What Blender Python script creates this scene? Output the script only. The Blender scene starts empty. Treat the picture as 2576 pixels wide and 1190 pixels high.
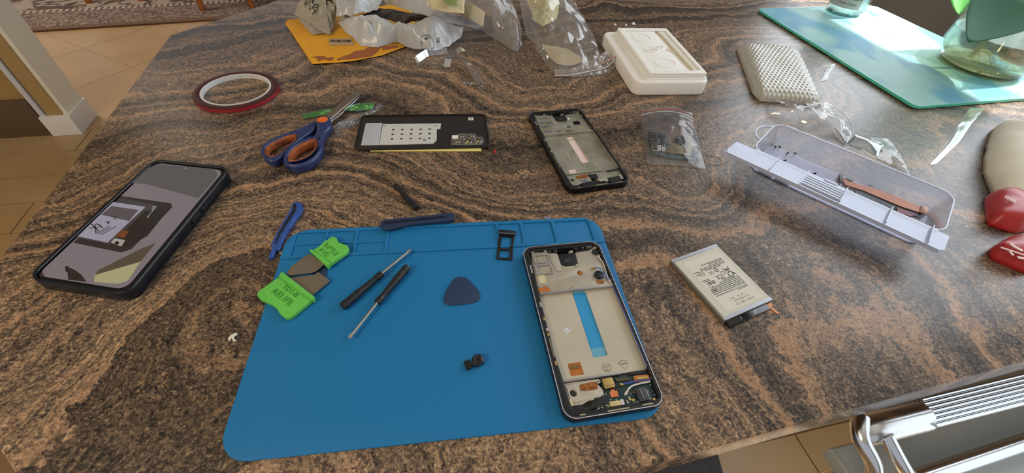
import bpy, bmesh, math, random
from mathutils import Vector, Matrix, noise
random.seed(7)
R = math.radians
SC = bpy.context.scene
COL = SC.collection
PHI = 0.2771                      # the room and the island are turned by this angle
E1 = Vector((math.cos(PHI), math.sin(PHI), 0)); E2 = Vector((-math.sin(PHI), math.cos(PHI), 0))
def room(a, b, z=0.0): return E1*a + E2*b + Vector((0, 0, z))

# ------------------------------------------------------------------ camera
FPX, PITCH, ROLL, CAMZ = 1075.86, 0.814215, 0.081909, 0.304594
_f = Vector((0, math.cos(PITCH), -math.sin(PITCH))); _r = Vector((1, 0, 0)); _u = _r.cross(_f)
_r2 = _r*math.cos(ROLL) + _u*math.sin(ROLL); _u2 = _u*math.cos(ROLL) - _r*math.sin(ROLL)
cam_d = bpy.data.cameras.new('camera'); cam = bpy.data.objects.new('camera', cam_d); COL.objects.link(cam)
cam_d.sensor_width = 36; cam_d.lens = 36*FPX/2576; cam_d.clip_start = 0.01; cam_d.clip_end = 60
cam.matrix_world = Matrix(((_r2.x, _u2.x, -_f.x, 0), (_r2.y, _u2.y, -_f.y, 0), (_r2.z, _u2.z, -_f.z, CAMZ), (0, 0, 0, 1)))
SC.camera = cam
def at(px, py, z=0.0):
    """point of the photograph on the horizontal plane of height z"""
    d = _f + _r2*((px-1288)/FPX) - _u2*((py-595)/FPX)
    t = (z-CAMZ)/d.z
    return Vector((d.x*t, d.y*t, z))

# ------------------------------------------------------------------ world, sun, window light, exposure
W = bpy.data.worlds.new('world'); SC.world = W; W.use_nodes = True
bg = W.node_tree.nodes['Background']; bg.inputs[0].default_value = (0.90, 0.93, 1.0, 1); bg.inputs[1].default_value = 0.42
sd = bpy.data.lights.new('sun', 'SUN'); so = bpy.data.objects.new('sun', sd); COL.objects.link(so)
sd.energy = 9; sd.angle = R(0.6); sd.color = (1.0, 0.95, 0.86)
_sun = (E1*0.565 + Vector((0, 0, 0.825))).normalized()
so.rotation_euler = _sun.to_track_quat('Z', 'Y').to_euler()
WIN_A, WIN_Z0, WIN_Z1, WIN_B0, WIN_B1 = 1.36, 0.10, 1.25, 0.16, 1.55
wd = bpy.data.lights.new('window_light', 'AREA'); wo = bpy.data.objects.new('window_light', wd); COL.objects.link(wo)
wd.shape = 'RECTANGLE'; wd.size = WIN_Z1-WIN_Z0-0.04; wd.size_y = WIN_B1-WIN_B0-0.06; wd.energy = 18; wd.color = (0.84, 0.92, 1.0)
wo.location = room(WIN_A+0.10, (WIN_B0+WIN_B1)/2, (WIN_Z0+WIN_Z1)/2)
_m = Matrix((( 0, E2.x, E1.x), (0, E2.y, E1.y), (-1, 0, 0)))     # light looks to -E1
wo.rotation_euler = Matrix(((Vector((0,0,1)).x, E2.x, E1.x), (0, E2.y, E1.y), (1, 0, 0))).to_euler()
wo.rotation_euler = E1.to_track_quat('Z', 'Y').to_euler()
wd.size, wd.size_y = wd.size_y, wd.size
wd2 = bpy.data.lights.new('added_door_light', 'AREA'); wo2 = bpy.data.objects.new('added_door_light', wd2); COL.objects.link(wo2)  # added light at an unseen opening, brightens the chrome rail
wd2.shape = 'RECTANGLE'; wd2.size = 1.25; wd2.size_y = 2.1; wd2.energy = 7; wd2.color = (0.84, 0.92, 1.0)
wo2.location = room(WIN_A+0.10, -0.66, 0.28); wo2.rotation_euler = E1.to_track_quat('Z', 'Y').to_euler()
ld = bpy.data.lights.new('added_warm_fill', 'AREA'); lo = bpy.data.objects.new('added_warm_fill', ld); COL.objects.link(lo)  # added warm fill for the left floor and wall stub, no fixture seen
ld.shape = 'RECTANGLE'; ld.size = 0.9; ld.size_y = 0.9; ld.energy = 36; ld.color = (1.0, 0.82, 0.56)
lo.location = (-1.25, -1.0, 1.40)
l2 = bpy.data.lights.new('added_rug_fill', 'AREA'); l2o = bpy.data.objects.new('added_rug_fill', l2); COL.objects.link(l2o)  # added fill that brightens the rug, no fixture seen
l2.shape = 'RECTANGLE'; l2.size = 0.8; l2.size_y = 0.8; l2.energy = 34; l2.color = (1.0, 0.90, 0.78); l2o.location = (-3.3, 2.3, 1.40)
SC.view_settings.view_transform = 'Standard'; SC.view_settings.look = 'None'
SC.view_settings.gamma = 1; SC.view_settings.use_curve_mapping = False
SC.view_settings.exposure = 0.04

# ------------------------------------------------------------------ materials
def lin(c): return tuple(((x/255)/12.92 if x/255 <= 0.04045 else ((x/255+0.055)/1.055)**2.4) for x in c)
_mats = {}
def mat(name, rgb, rough=0.5, metal=0.0, emit=0.0, alpha=1.0, spec=0.5, trans=0.0, bump=None, coat=0.0, var=None):
    if name in _mats: return _mats[name]
    m = bpy.data.materials.new(name); m.use_nodes = True; nt = m.node_tree; b = nt.nodes['Principled BSDF']
    c = lin(rgb); b.inputs['Base Color'].default_value = (*c, 1)
    b.inputs['Roughness'].default_value = rough; b.inputs['Metallic'].default_value = metal
    b.inputs['Specular IOR Level'].default_value = spec
    if coat: b.inputs['Coat Weight'].default_value = coat; b.inputs['Coat Roughness'].default_value = 0.1
    if emit:
        b.inputs['Emission Color'].default_value = (*c, 1); b.inputs['Emission Strength'].default_value = emit
    if alpha < 1: b.inputs['Alpha'].default_value = alpha
    if bump or var:
        tc = nt.nodes.new('ShaderNodeTexCoord')
    if bump:
        n = nt.nodes.new('ShaderNodeTexNoise'); n.inputs['Scale'].default_value = bump[0]; n.inputs['Detail'].default_value = 4
        nt.links.new(tc.outputs['Object'], n.inputs['Vector'])
        bp = nt.nodes.new('ShaderNodeBump'); bp.inputs['Strength'].default_value = bump[1]; bp.inputs['Distance'].default_value = 0.002
        nt.links.new(n.outputs['Fac'], bp.inputs['Height']); nt.links.new(bp.outputs['Normal'], b.inputs['Normal'])
    if var:                                   # (scale, second colour)
        n = nt.nodes.new('ShaderNodeTexNoise'); n.inputs['Scale'].default_value = var[0]; n.inputs['Detail'].default_value = 6
        nt.links.new(tc.outputs['Object'], n.inputs['Vector'])
        r = nt.nodes.new('ShaderNodeValToRGB'); r.color_ramp.elements[0].position = 0.38; r.color_ramp.elements[1].position = 0.66
        r.color_ramp.elements[0].color = (*c, 1); r.color_ramp.elements[1].color = (*lin(var[1]), 1)
        nt.links.new(n.outputs['Fac'], r.inputs['Fac']); nt.links.new(r.outputs['Color'], b.inputs['Base Color'])
    _mats[name] = m; return m
def film(name, tint=(255, 255, 255), haze=0.12, gloss=0.10, rough=0.08, bump=None, hazecol=(225, 228, 235), blend=0.35):
    """thin clear plastic: mostly see-through, a milky share, and a sheen that grows towards grazing view"""
    if name in _mats: return _mats[name]
    m = bpy.data.materials.new(name); m.use_nodes = True; nt = m.node_tree; nt.nodes.clear()
    N = nt.nodes.new; L = nt.links.new
    out = N('ShaderNodeOutputMaterial'); tr = N('ShaderNodeBsdfTransparent'); tr.inputs[0].default_value = (*lin(tint), 1)
    df = N('ShaderNodeBsdfDiffuse'); df.inputs[0].default_value = (*lin(hazecol), 1)
    tl = N('ShaderNodeBsdfTranslucent'); tl.inputs[0].default_value = (*lin(hazecol), 1)
    ms = N('ShaderNodeMixShader'); ms.inputs[0].default_value = 0.4; L(df.outputs[0], ms.inputs[1]); L(tl.outputs[0], ms.inputs[2])
    m1 = N('ShaderNodeMixShader'); m1.inputs[0].default_value = haze; L(tr.outputs[0], m1.inputs[1]); L(ms.outputs[0], m1.inputs[2])
    gl = N('ShaderNodeBsdfGlossy'); gl.inputs['Roughness'].default_value = rough; gl.inputs[0].default_value = (1, 1, 1, 1)
    lw = N('ShaderNodeLayerWeight'); lw.inputs[0].default_value = blend
    mp = N('ShaderNodeMapRange'); mp.inputs[1].default_value = 0; mp.inputs[2].default_value = 1; mp.inputs[3].default_value = gloss*0.5; mp.inputs[4].default_value = min(1, gloss*4)
    L(lw.outputs['Fresnel'], mp.inputs[0])
    m2 = N('ShaderNodeMixShader'); L(mp.outputs[0], m2.inputs[0]); L(m1.outputs[0], m2.inputs[1]); L(gl.outputs[0], m2.inputs[2])
    if bump:
        tc = N('ShaderNodeTexCoord'); n = N('ShaderNodeTexNoise'); n.inputs['Scale'].default_value = bump[0]; n.inputs['Detail'].default_value = 3
        L(tc.outputs['Object'], n.inputs['Vector']); bp = N('ShaderNodeBump'); bp.inputs['Strength'].default_value = bump[1]; bp.inputs['Distance'].default_value = 0.004
        L(n.outputs['Fac'], bp.inputs['Height']); L(bp.outputs[0], gl.inputs['Normal'])
    L(m2.outputs[0], out.inputs[0]); _mats[name] = m; return m

def granite():
    m = bpy.data.materials.new('granite'); m.use_nodes = True; nt = m.node_tree; b = nt.nodes['Principled BSDF']
    N = nt.nodes.new; L = nt.links.new
    tc = N('ShaderNodeTexCoord')
    def math_(op, a, c=None, d=None):
        n = N('ShaderNodeMath'); n.operation = op
        for i, v in enumerate((a, c, d)):
            if v is None: continue
            if isinstance(v, (int, float)): n.inputs[i].default_value = v
            else: L(v, n.inputs[i])
        return n.outputs[0]
    def vm(op, a, c):
        n = N('ShaderNodeVectorMath'); n.operation = op
        for i, v in enumerate((a, c)):
            if isinstance(v, tuple): n.inputs[i].default_value = v
            else: L(v, n.inputs[i])
        return n
    def nz(vec, scale, detail, rough=0.55, dist=0.0, dim='3D', w=None):
        n = N('ShaderNodeTexNoise'); n.noise_dimensions = dim
        n.inputs['Scale'].default_value = scale; n.inputs['Detail'].default_value = detail
        n.inputs['Roughness'].default_value = rough; n.inputs['Distortion'].default_value = dist
        if vec is not None and dim != '1D': L(vec, n.inputs['Vector'])
        if w is not None: L(w, n.inputs['W'])
        return n
    P = vm('ADD', tc.outputs['Object'], (0.1, 0.5, 0.0)).outputs[0]      # back to room coordinates
    # slow flow that folds the bands
    w1 = nz(P, 2.6, 2.0)
    off = vm('SUBTRACT', w1.outputs['Color'], (0.5, 0.5, 0.5)); off = vm('MULTIPLY', off.outputs[0], (0.34, 0.34, 0))
    w2 = nz(P, 9.0, 2.0)
    off2 = vm('SUBTRACT', w2.outputs['Color'], (0.5, 0.5, 0.5)); off2 = vm('MULTIPLY', off2.outputs[0], (0.06, 0.06, 0))
    p2 = vm('ADD', P, off.outputs[0]); p2 = vm('ADD', p2.outputs[0], off2.outputs[0])
    dot = vm('DOT_PRODUCT', p2.outputs[0], (-0.30, 0.95, 0.0)).outputs['Value']
    h = dot
    pc = vm('ADD', P, vm('MULTIPLY', off.outputs[0], (0.25, 0.25, 0)).outputs[0]); pc = vm('ADD', pc.outputs[0], off2.outputs[0])
    # nested rings around a few folds seen in the stone: (x, y, radius, height)
    for (cx, cy, s, a) in ((-0.215, 0.20, 0.13, -0.42), (0.02, 0.62, 0.09, 0.13), (-0.30, 0.64, 0.09, -0.13), (0.20, 0.38, 0.07, 0.09), (-0.02, 0.37, 0.07, 0.09),
                           (0.30, 0.10, 0.20, 0.36), (0.52, 0.75, 0.16, -0.18), (-0.42, 0.30, 0.08, 0.10)):
        d = vm('SUBTRACT', pc.outputs[0], (cx, cy, 0)); d = vm('MULTIPLY', d.outputs[0], (1/s, 1/s, 0))
        q = vm('DOT_PRODUCT', d.outputs[0], d.outputs[0]).outputs['Value']
        e = math_('DIVIDE', a, math_('ADD', q, 1.0))
        h = math_('ADD', h, e)
    jit = nz(P, 75, 3.0, 0.7)
    h = math_('ADD', h, math_('MULTIPLY', math_('SUBTRACT', jit.outputs['Fac'], 0.5), 0.034))
    bands = nz(None, 44.0, 5.0, 0.66, dim='1D', w=h).outputs['Fac']
    broad = nz(None, 7.0, 2.0, 0.5, dim='1D', w=h).outputs['Fac']
    # crystals: three sizes
    sdir = vm('DOT_PRODUCT', p2.outputs[0], (0.95, 0.30, 0.0)).outputs['Value']
    cb = N('ShaderNodeCombineXYZ'); L(math_('MULTIPLY', sdir, 1.0), cb.inputs[0]); L(math_('MULTIPLY', h, 2.6), cb.inputs[1])
    gs_ = nz(cb.outputs[0], 130, 4.0, 0.72).outputs['Fac']
    gi_ = nz(P, 330, 3.0, 0.75, 0.3).outputs['Fac']
    g1 = math_('ADD', math_('MULTIPLY', gs_, 0.55), math_('MULTIPLY', gi_, 0.45))
    g2 = nz(P, 520, 2.0, 0.7).outputs['Fac']
    g3 = nz(P, 90, 2.0, 0.6).outputs['Fac']
    t = math_('MULTIPLY', bands, 0.50)
    t = math_('ADD', t, math_('MULTIPLY', g1, 1.38))
    t = math_('ADD', t, math_('MULTIPLY', g2, 0.36))
    t = math_('ADD', t, math_('MULTIPLY', g3, 0.16))
    t = math_('ADD', t, math_('MULTIPLY', broad, 0.16))
    t = math_('MULTIPLY', math_('SUBTRACT', t, 0.945), 1.62)
    r = N('ShaderNodeValToRGB'); cr = r.color_ramp
    stops = [(0.18, (24, 21, 20)), (0.34, (56, 48, 43)), (0.48, (92, 78, 66)), (0.60, (122, 102, 84)), (0.74, (158, 133, 107)), (0.92, (204, 176, 142))]
    cr.elements[0].position = stops[0][0]; cr.elements[0].color = (*lin(stops[0][1]), 1)
    cr.elements[1].position = stops[-1][0]; cr.elements[1].color = (*lin(stops[-1][1]), 1)
    for p, c in stops[1:-1]:
        e = cr.elements.new(p); e.color = (*lin(c), 1)
    L(t, r.inputs['Fac'])
    # orange-pink feldspar where the broad bands peak
    mr = N('ShaderNodeMapRange'); mr.inputs[1].default_value = 0.52; mr.inputs[2].default_value = 0.68; L(bands, mr.inputs[0])
    mr2 = N('ShaderNodeMapRange'); mr2.inputs[1].default_value = 0.42; mr2.inputs[2].default_value = 0.60; L(t, mr2.inputs[0])
    fac = math_('MULTIPLY', math_('MULTIPLY', mr.outputs[0], mr2.outputs[0]), 0.55)
    mx = N('ShaderNodeMix'); mx.data_type = 'RGBA'; L(fac, mx.inputs['Factor']); L(r.outputs['Color'], mx.inputs[6]); mx.inputs[7].default_value = (*lin((174, 130, 96)), 1)
    # grey-green mica in the troughs
    mr3 = N('ShaderNodeMapRange'); mr3.inputs[1].default_value = 0.50; mr3.inputs[2].default_value = 0.34; L(broad, mr3.inputs[0])
    fac3 = math_('MULTIPLY', mr3.outputs[0], 0.6)
    mx2 = N('ShaderNodeMix'); mx2.data_type = 'RGBA'; mx2.blend_type = 'MULTIPLY'; L(fac3, mx2.inputs['Factor']); L(mx.outputs[2], mx2.inputs[6]); mx2.inputs[7].default_value = (*lin((186, 190, 188)), 1)
    L(mx2.outputs[2], b.inputs['Base Color'])
    b.inputs['Roughness'].default_value = 0.32; b.inputs['Specular IOR Level'].default_value = 0.42
    bp = N('ShaderNodeBump'); bp.inputs['Strength'].default_value = 0.10; bp.inputs['Distance'].default_value = 0.001
    L(g1, bp.inputs['Height']); L(bp.outputs[0], b.inputs['Normal'])
    return m
GRANITE = granite()

# ------------------------------------------------------------------ object helpers
def T(parent):
    if parent is None: return Matrix.Identity(4)
    return parent.get('_m') and None or TM[parent.name]
TM = {}
def thing(name, label, cat, loc=(0, 0, 0), rotz=0.0, group=None):
    o = bpy.data.objects.new(name, None); o.empty_display_size = 0.01; COL.objects.link(o)
    o.location = loc; o.rotation_euler = (0, 0, rotz); o['label'] = label; o['category'] = cat
    if group: o['group'] = group
    TM[o.name] = Matrix.Translation(Vector(loc)) @ Matrix.Rotation(rotz, 4, 'Z')
    return o
def tag(o, label, cat, group=None):
    o['label'] = label; o['category'] = cat
    if group: o['group'] = group
    return o
def finish(name, me, m, parent=None, world=True, smooth=None, label=None, kind=None):
    """link a mesh; coordinates are world ones when world is True, else those of the parent"""
    if m is not None:
        me.materials.clear(); me.materials.append(m)
    o = bpy.data.objects.new(name, me); COL.objects.link(o)
    if parent is not None:
        PM = TM[parent.name]
        if world: me.transform(PM.inverted())
        o.parent = parent; TM[o.name] = PM
    else: TM[o.name] = Matrix.Identity(4)
    if smooth is not None and len(me.polygons):
        me.polygons.foreach_set('use_smooth', [True]*len(me.polygons))
        if smooth < 180: me.set_sharp_from_angle(angle=R(smooth))
    if label: o['label'] = label
    if kind: o['kind'] = kind
    return o
def pyd(name, v, f, m, parent=None, world=True, **k):
    me = bpy.data.meshes.new(name); me.from_pydata([tuple(p) for p in v], [], f); me.update()
    bm = bmesh.new(); bm.from_mesh(me); bmesh.ops.recalc_face_normals(bm, faces=bm.faces); bm.to_mesh(me); bm.free()
    return finish(name, me, m, parent, world, **k)
def curve_mesh(loops, half, bev, res=2):
    cu = bpy.data.curves.new('c', 'CURVE'); cu.dimensions = '2D'; cu.fill_mode = 'BOTH'
    for lp in loops:
        s = cu.splines.new('POLY'); s.points.add(len(lp)-1); s.use_cyclic_u = True
        for i, p in enumerate(lp): s.points[i].co = (p[0], p[1], 0, 1)
    cu.extrude = max(half-bev, 1e-6); cu.bevel_depth = bev; cu.bevel_resolution = res; cu.offset = -bev
    o = bpy.data.objects.new('c', cu); me = bpy.data.meshes.new_from_object(o)
    bpy.data.objects.remove(o); bpy.data.curves.remove(cu); return me
def ext(name, loops, z0, z1, m, parent=None, world=True, bev=0.0, **k):
    """flat outline (first loop) with holes (other loops), extruded from z0 to z1"""
    if not isinstance(loops[0][0], (tuple, list, Vector)): loops = [loops]
    me = curve_mesh(loops, (z1-z0)/2, bev); me.transform(Matrix.Translation((0, 0, (z0+z1)/2)))
    bm = bmesh.new(); bm.from_mesh(me); bmesh.ops.remove_doubles(bm, verts=bm.verts, dist=1e-6)
    bmesh.ops.recalc_face_normals(bm, faces=bm.faces); bm.to_mesh(me); bm.free()
    k.setdefault('smooth', 35); return finish(name, me, m, parent, world, **k)
def rr(w, h, r, cx=0, cy=0, n=6, rot=0.0):
    pts = []
    for (sx, sy, a0) in ((1, 1, 0), (-1, 1, 90), (-1, -1, 180), (1, -1, 270)):
        for i in range(n+1):
            a = R(a0+90*i/n); pts.append((sx*(w/2-r)+r*math.cos(a), sy*(h/2-r)+r*math.sin(a)))
    c, s = math.cos(rot), math.sin(rot)
    return [(cx+x*c-y*s, cy+x*s+y*c) for x, y in pts]
def circ(r, cx=0, cy=0, n=24, ry=None): 
    ry = ry or r
    return [(cx+r*math.cos(2*math.pi*i/n), cy+ry*math.sin(2*math.pi*i/n)) for i in range(n)]
def G(pts, z=0.0): return [tuple(at(x, y, z).xy) for x, y in pts]
def smoothloop(pts, n=4, closed=True):
    out = []; N_ = len(pts)
    rng = range(N_) if closed else range(N_-1)
    for i in rng:
        if closed: p = [Vector(pts[(i+j-1) % N_]) for j in range(4)]
        else: p = [Vector(pts[min(max(i+j-1, 0), N_-1)]) for j in range(4)]
        for k in range(n):
            t = k/n
            out.append(0.5*((2*p[1])+(p[2]-p[0])*t+(2*p[0]-5*p[1]+4*p[2]-p[3])*t*t+(3*p[1]-p[0]-3*p[2]+p[3])*t**3))
    if not closed: out.append(Vector(pts[-1]))
    return [tuple(q) for q in out]
def box(name, x0, x1, y0, y1, z0, z1, m, parent=None, world=True, bev=0.0, **k):
    if bev: return ext(name, [(x0, y0), (x1, y0), (x1, y1), (x0, y1)], z0, z1, m, parent, world, bev, **k)
    v = [(x, y, z) for z in (z0, z1) for x, y in ((x0, y0), (x1, y0), (x1, y1), (x0, y1))]
    return pyd(name, v, [(0, 1, 2, 3), (4, 5, 6, 7), (0, 1, 5, 4), (1, 2, 6, 5), (2, 3, 7, 6), (3, 0, 4, 7)], m, parent, world, **k)
def tube_vf(pts, rad, n=10, base=0, closed=False):
    P = [Vector(p) for p in pts]; v = []; f = []
    M_ = len(P); up = Vector((0, 0, 1)); prev = None
    for i, p in enumerate(P):
        if closed: t = (P[(i+1) % M_]-P[i-1]).normalized()
        else: t = (P[min(i+1, M_-1)]-P[max(i-1, 0)]).normalized()
        if prev is None:
            a = t.orthogonal().normalized() if abs(t.z) > .95 else up.cross(t).normalized()
        else: a = (prev-t*prev.dot(t)).normalized()
        prev = a; b_ = t.cross(a); r = rad[i] if isinstance(rad, (list, tuple)) else rad
        for j in range(n):
            an = 2*math.pi*j/n; v.append(p+(a*math.cos(an)+b_*math.sin(an))*r)
    for i in range(M_ if closed else M_-1):
        for j in range(n):
            a0 = i*n+j; a1 = i*n+(j+1) % n; b0 = ((i+1) % M_)*n+j; b1 = ((i+1) % M_)*n+(j+1) % n
            f.append((base+a0, base+a1, base+b1, base+b0))
    if not closed:
        f.append(tuple(base+j for j in range(n))[::-1]); f.append(tuple(base+(M_-1)*n+j for j in range(n)))
    return v, f
def tube(name, pts, rad, m, parent=None, world=True, n=10, closed=False, **k):
    v, f = tube_vf(pts, rad, n, 0, closed); k.setdefault('smooth', 40)
    return pyd(name, v, f, m, parent, world, **k)
def lathe(name, prof, m, parent=None, world=True, n=32, c=(0, 0, 0), closed=False, **k):
    v = []; f = []; K = len(prof)
    for (r, z) in prof:
        for j in range(n):
            a = 2*math.pi*j/n; v.append((c[0]+r*math.cos(a), c[1]+r*math.sin(a), c[2]+z))
    rng = K if closed else K-1
    for i in range(rng):
        for j in range(n):
            i2 = (i+1) % K; f.append((i*n+j, i*n+(j+1) % n, i2*n+(j+1) % n, i2*n+j))
    if not closed:
        f.append(tuple(range(n))); f.append(tuple((K-1)*n+j for j in range(n)))
    k.setdefault('smooth', 40); return pyd(name, v, f, m, parent, world, **k)
def text_mesh(body, size, depth=0.00005, shear=0.0, align='LEFT'):
    cu = bpy.data.curves.new('t', 'FONT'); cu.body = body; cu.size = size; cu.extrude = depth; cu.shear = shear; cu.align_x = align
    cu.resolution_u = 3
    o = bpy.data.objects.new('t', cu); me = bpy.data.meshes.new_from_object(o); bpy.data.objects.remove(o); bpy.data.curves.remove(cu); return me
def text_at(name, body, A, B, z, height, m, parent, world=True, depth=0.0001, shear=0.0, bold=0):
    """writing whose base line runs from A to B (xy) on the plane z, letters as tall as height"""
    me = text_mesh(body, 1.0, 0.0, shear)
    xs = [v.co.x for v in me.vertices]; ys = [v.co.y for v in me.vertices]
    if not xs: return None
    A = Vector((A[0], A[1])); B = Vector((B[0], B[1])); d = B-A; ang = math.atan2(d.y, d.x)
    sx = d.length/(max(xs)-min(xs)); sy = height/(max(ys)-min(min(ys), 0))
    bm = bmesh.new(); bm.from_mesh(me)
    r = bmesh.ops.extrude_face_region(bm, geom=bm.faces[:]); bmesh.ops.translate(bm, verts=[g for g in r['geom'] if isinstance(g, bmesh.types.BMVert)], vec=(0, 0, 1))
    bmesh.ops.recalc_face_normals(bm, faces=bm.faces); bm.to_mesh(me); bm.free()
    me.transform(Matrix.Translation((A.x, A.y, z)) @ Matrix.Rotation(ang, 4, 'Z') @ Matrix.Diagonal((sx, sy, depth, 1)) @ Matrix.Translation((-min(xs), 0, 0)))
    return finish(name, me, m, parent, world)
def copy_mesh(name, o, loc, parent=None):
    c = o.copy(); COL.objects.link(c); c.name = name; c.location = loc
    if parent is not None: c.parent = parent
    return c
def merge(parts):
    v = []; f = []
    for pv, pf in parts:
        b = len(v); v += list(pv); f += [tuple(i+b for i in q) for q in pf]
    return v, f
def bxvf(x0, x1, y0, y1, z0, z1):
    return [(x, y, z) for z in (z0, z1) for x, y in ((x0, y0), (x1, y0), (x1, y1), (x0, y1))], [(3, 2, 1, 0), (4, 5, 6, 7), (0, 1, 5, 4), (1, 2, 6, 5), (2, 3, 7, 6), (3, 0, 4, 7)]
def resample(pl, n):
    P = [Vector(p) for p in pl]; L_ = [0]
    for i in range(1, len(P)): L_.append(L_[-1]+(P[i]-P[i-1]).length)
    out = []
    for k in range(n):
        s = L_[-1]*k/(n-1); i = 1
        while i < len(P)-1 and L_[i] < s: i += 1
        d = L_[i]-L_[i-1]; t = 0 if d == 0 else (s-L_[i-1])/d
        out.append(P[i-1].lerp(P[i], min(max(t, 0), 1)))
    return out
def crease(p, sc, seed):
    q = Vector((p[0]*sc+seed, p[1]*sc-seed*2, p[2]*sc*.6+seed*.3))
    q += noise.noise_vector(q*0.7)*0.35
    d, _ = noise.voronoi(q); return d[1]-d[0]
def sheet(name, bottom, top, N_, M_, bump, amp, m, parent, sc=26, seed=0.0, thick=0.0, zmin=0.0006, rag=0.0, smooth=None, mid=None):
    """ruled, crumpled sheet between two polylines of world points"""
    A = resample(bottom, N_); B = resample(top, N_); v = []; f = []
    C_ = resample(mid, N_) if mid else None
    for j in range(M_):
        t = j/(M_-1)
        for i in range(N_):
            if C_: p = A[i]*(1-t)*(1-t)+C_[i]*2*t*(1-t)+B[i]*t*t
            else: p = A[i].lerp(B[i], t)
            s = i/(N_-1); w = math.sin(math.pi*t)**0.9*math.sin(math.pi*s)**0.7 if 0 < t < 1 and 0 < s < 1 else 0
            c1_ = crease(p, sc*1.7, seed); c2_ = crease(p, sc*3.6, seed+5)
            dz = bump*w*(0.72+0.5*noise.noise(Vector(p)*sc*0.7+Vector((0, seed, 3)))) + amp*(0.35+0.65*w)*(c1_*1.15+c2_*0.5-0.30)
            nv = noise.noise_vector(Vector(p)*sc*0.8+Vector((seed, 0, 0)))
            q = p+Vector((nv.x*amp*0.5, nv.y*amp*0.5, dz))
            if rag and (j in (0, M_-1) or i in (0, N_-1)): q += Vector((random.uniform(-rag, rag), random.uniform(-rag, rag), 0))
            q.z = max(q.z, zmin); v.append(q)
    for j in range(M_-1):
        for i in range(N_-1):
            a = j*N_+i; f.append((a, a+1, a+N_+1, a+N_))
    me = bpy.data.meshes.new(name); me.from_pydata([tuple(q) for q in v], [], f); me.update()
    o = finish(name, me, m, parent, True, smooth=smooth)
    if thick:
        md = o.modifiers.new('solid', 'SOLIDIFY'); md.thickness = thick; md.offset = 1
    return o
from mathutils.bvhtree import BVHTree
def drape(o, target, base_z, eps=0.0008):
    """lay a thin print or strip (built flat above base_z) onto the crumpled sheet it belongs to"""
    me = target.data; bv = BVHTree.FromPolygons([v.co for v in me.vertices], [tuple(p.vertices) for p in me.polygons])
    M_ = o.data
    bm = bmesh.new(); bm.from_mesh(M_)
    for _ in range(3):
        ed = [e for e in bm.edges if e.calc_length() > 0.004]
        if not ed: break
        bmesh.ops.subdivide_edges(bm, edges=ed, cuts=1)
    bmesh.ops.triangulate(bm, faces=bm.faces)
    off = TM[o.parent.name].translation.z if o.parent else 0
    for v in bm.verts:
        h = bv.ray_cast(Vector((v.co.x, v.co.y, 0.5)), Vector((0, 0, -1)))
        if h[0] is not None: v.co.z = h[0].z+eps+(v.co.z+off-base_z)
    bm.to_mesh(M_); bm.free()
def onto(o, px, py):
    """the point of a sheet that the photograph shows at a pixel"""
    me = o.data; M_ = TM[o.parent.name] if o.parent else Matrix.Identity(4)
    bv = BVHTree.FromPolygons([M_ @ v.co for v in me.vertices], [tuple(p.vertices) for p in me.polygons])
    d = (_f + _r2*((px-1288)/FPX) - _u2*((py-595)/FPX)).normalized()
    h = bv.ray_cast(Vector((0, 0, CAMZ)), d)
    return h[0] if h[0] is not None else at(px, py, 0.03)
def P3(pts): return [at(x, y, z) for x, y, z in pts]

# ================================================================== THE ROOM
FLOOR = -0.90
M_TILE = mat('cream_tile', (172, 140, 98), 0.35, bump=(8, 0.1), var=(3.0, (184, 153, 112)))
M_GROUT = mat('grout', (128, 103, 72), 0.8)
M_GROUT2 = mat('pale_grout', (190, 164, 128), 0.8)
M_WALL = mat('cream_wall', (240, 235, 216), 0.7, bump=(30, 0.05))
M_WARM = mat('ochre_shaded_wall', (170, 136, 84), 0.6, var=(12, (160, 128, 78)))  # ochre carries the wall's tone plus its shade away from the window
M_KICK = mat('brown_baseboard', (96, 76, 52), 0.5)
M_PLINTH = mat('plinth_white', (230, 224, 218), 0.6, bump=(20, 0.1))
M_GREY = mat('grey_wall', (120, 118, 116), 0.6)

def quad(a0, a1, b0, b1): return [tuple(room(a, b).xy) for a, b in ((a0, b0), (a1, b0), (a1, b1), (a0, b1))]
floor = ext('floor', quad(-6, 2.2, -2.5, 7), FLOOR-0.05, FLOOR-0.004, M_GROUT); floor['kind'] = 'structure'; TM[floor.name] = Matrix.Identity(4)
def clip(poly, n, c):
    """keep the part of a polygon where n.p > c"""
    out = []
    for i in range(len(poly)):
        a, b_ = Vector(poly[i]), Vector(poly[(i+1) % len(poly)]); da, db = n.dot(a)-c, n.dot(b_)-c
        if da >= 0: out.append(tuple(a))
        if da*db < 0: out.append(tuple(a.lerp(b_, da/(da-db))))
    return out
THR = 2.076
e1, e2 = E1.xy, E2.xy
g = 0.0022
plank0 = None
def planks(a0, a1, rows, la, off):
    for r_ in rows:
        b1 = THR-0.1685*r_; b0 = b1-0.1685
        a = a0+(off*(r_ % 3))
        while a < a1:
            pl = [tuple(room(x, y).xy) for x, y in ((a+g, b0+g), (a+la-g, b0+g), (a+la-g, b1-g), (a+g, b1-g))]
            ext('tile', pl, FLOOR-0.006, FLOOR, M_TILE, floor)
            a += la
planks(-2.7, -1.0, range(0, 8), 0.62, 0.205)
planks(-0.1, 1.5, range(9, 14), 0.62, 0.205)
ext('pale_grout', [tuple(room(a, b).xy) for a, b in ((-4.5, THR+.003), (-.2, THR+.003), (-.2, 5.5), (-4.5, 5.5))], FLOOR-.0045, FLOOR-.0025, M_GROUT2, floor)
da = R(-23.4); u1 = Vector((math.cos(da), math.sin(da))); u2 = Vector((-math.sin(da), math.cos(da)))
o0 = Vector((-2.582, 2.36)); S = 0.4365
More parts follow.
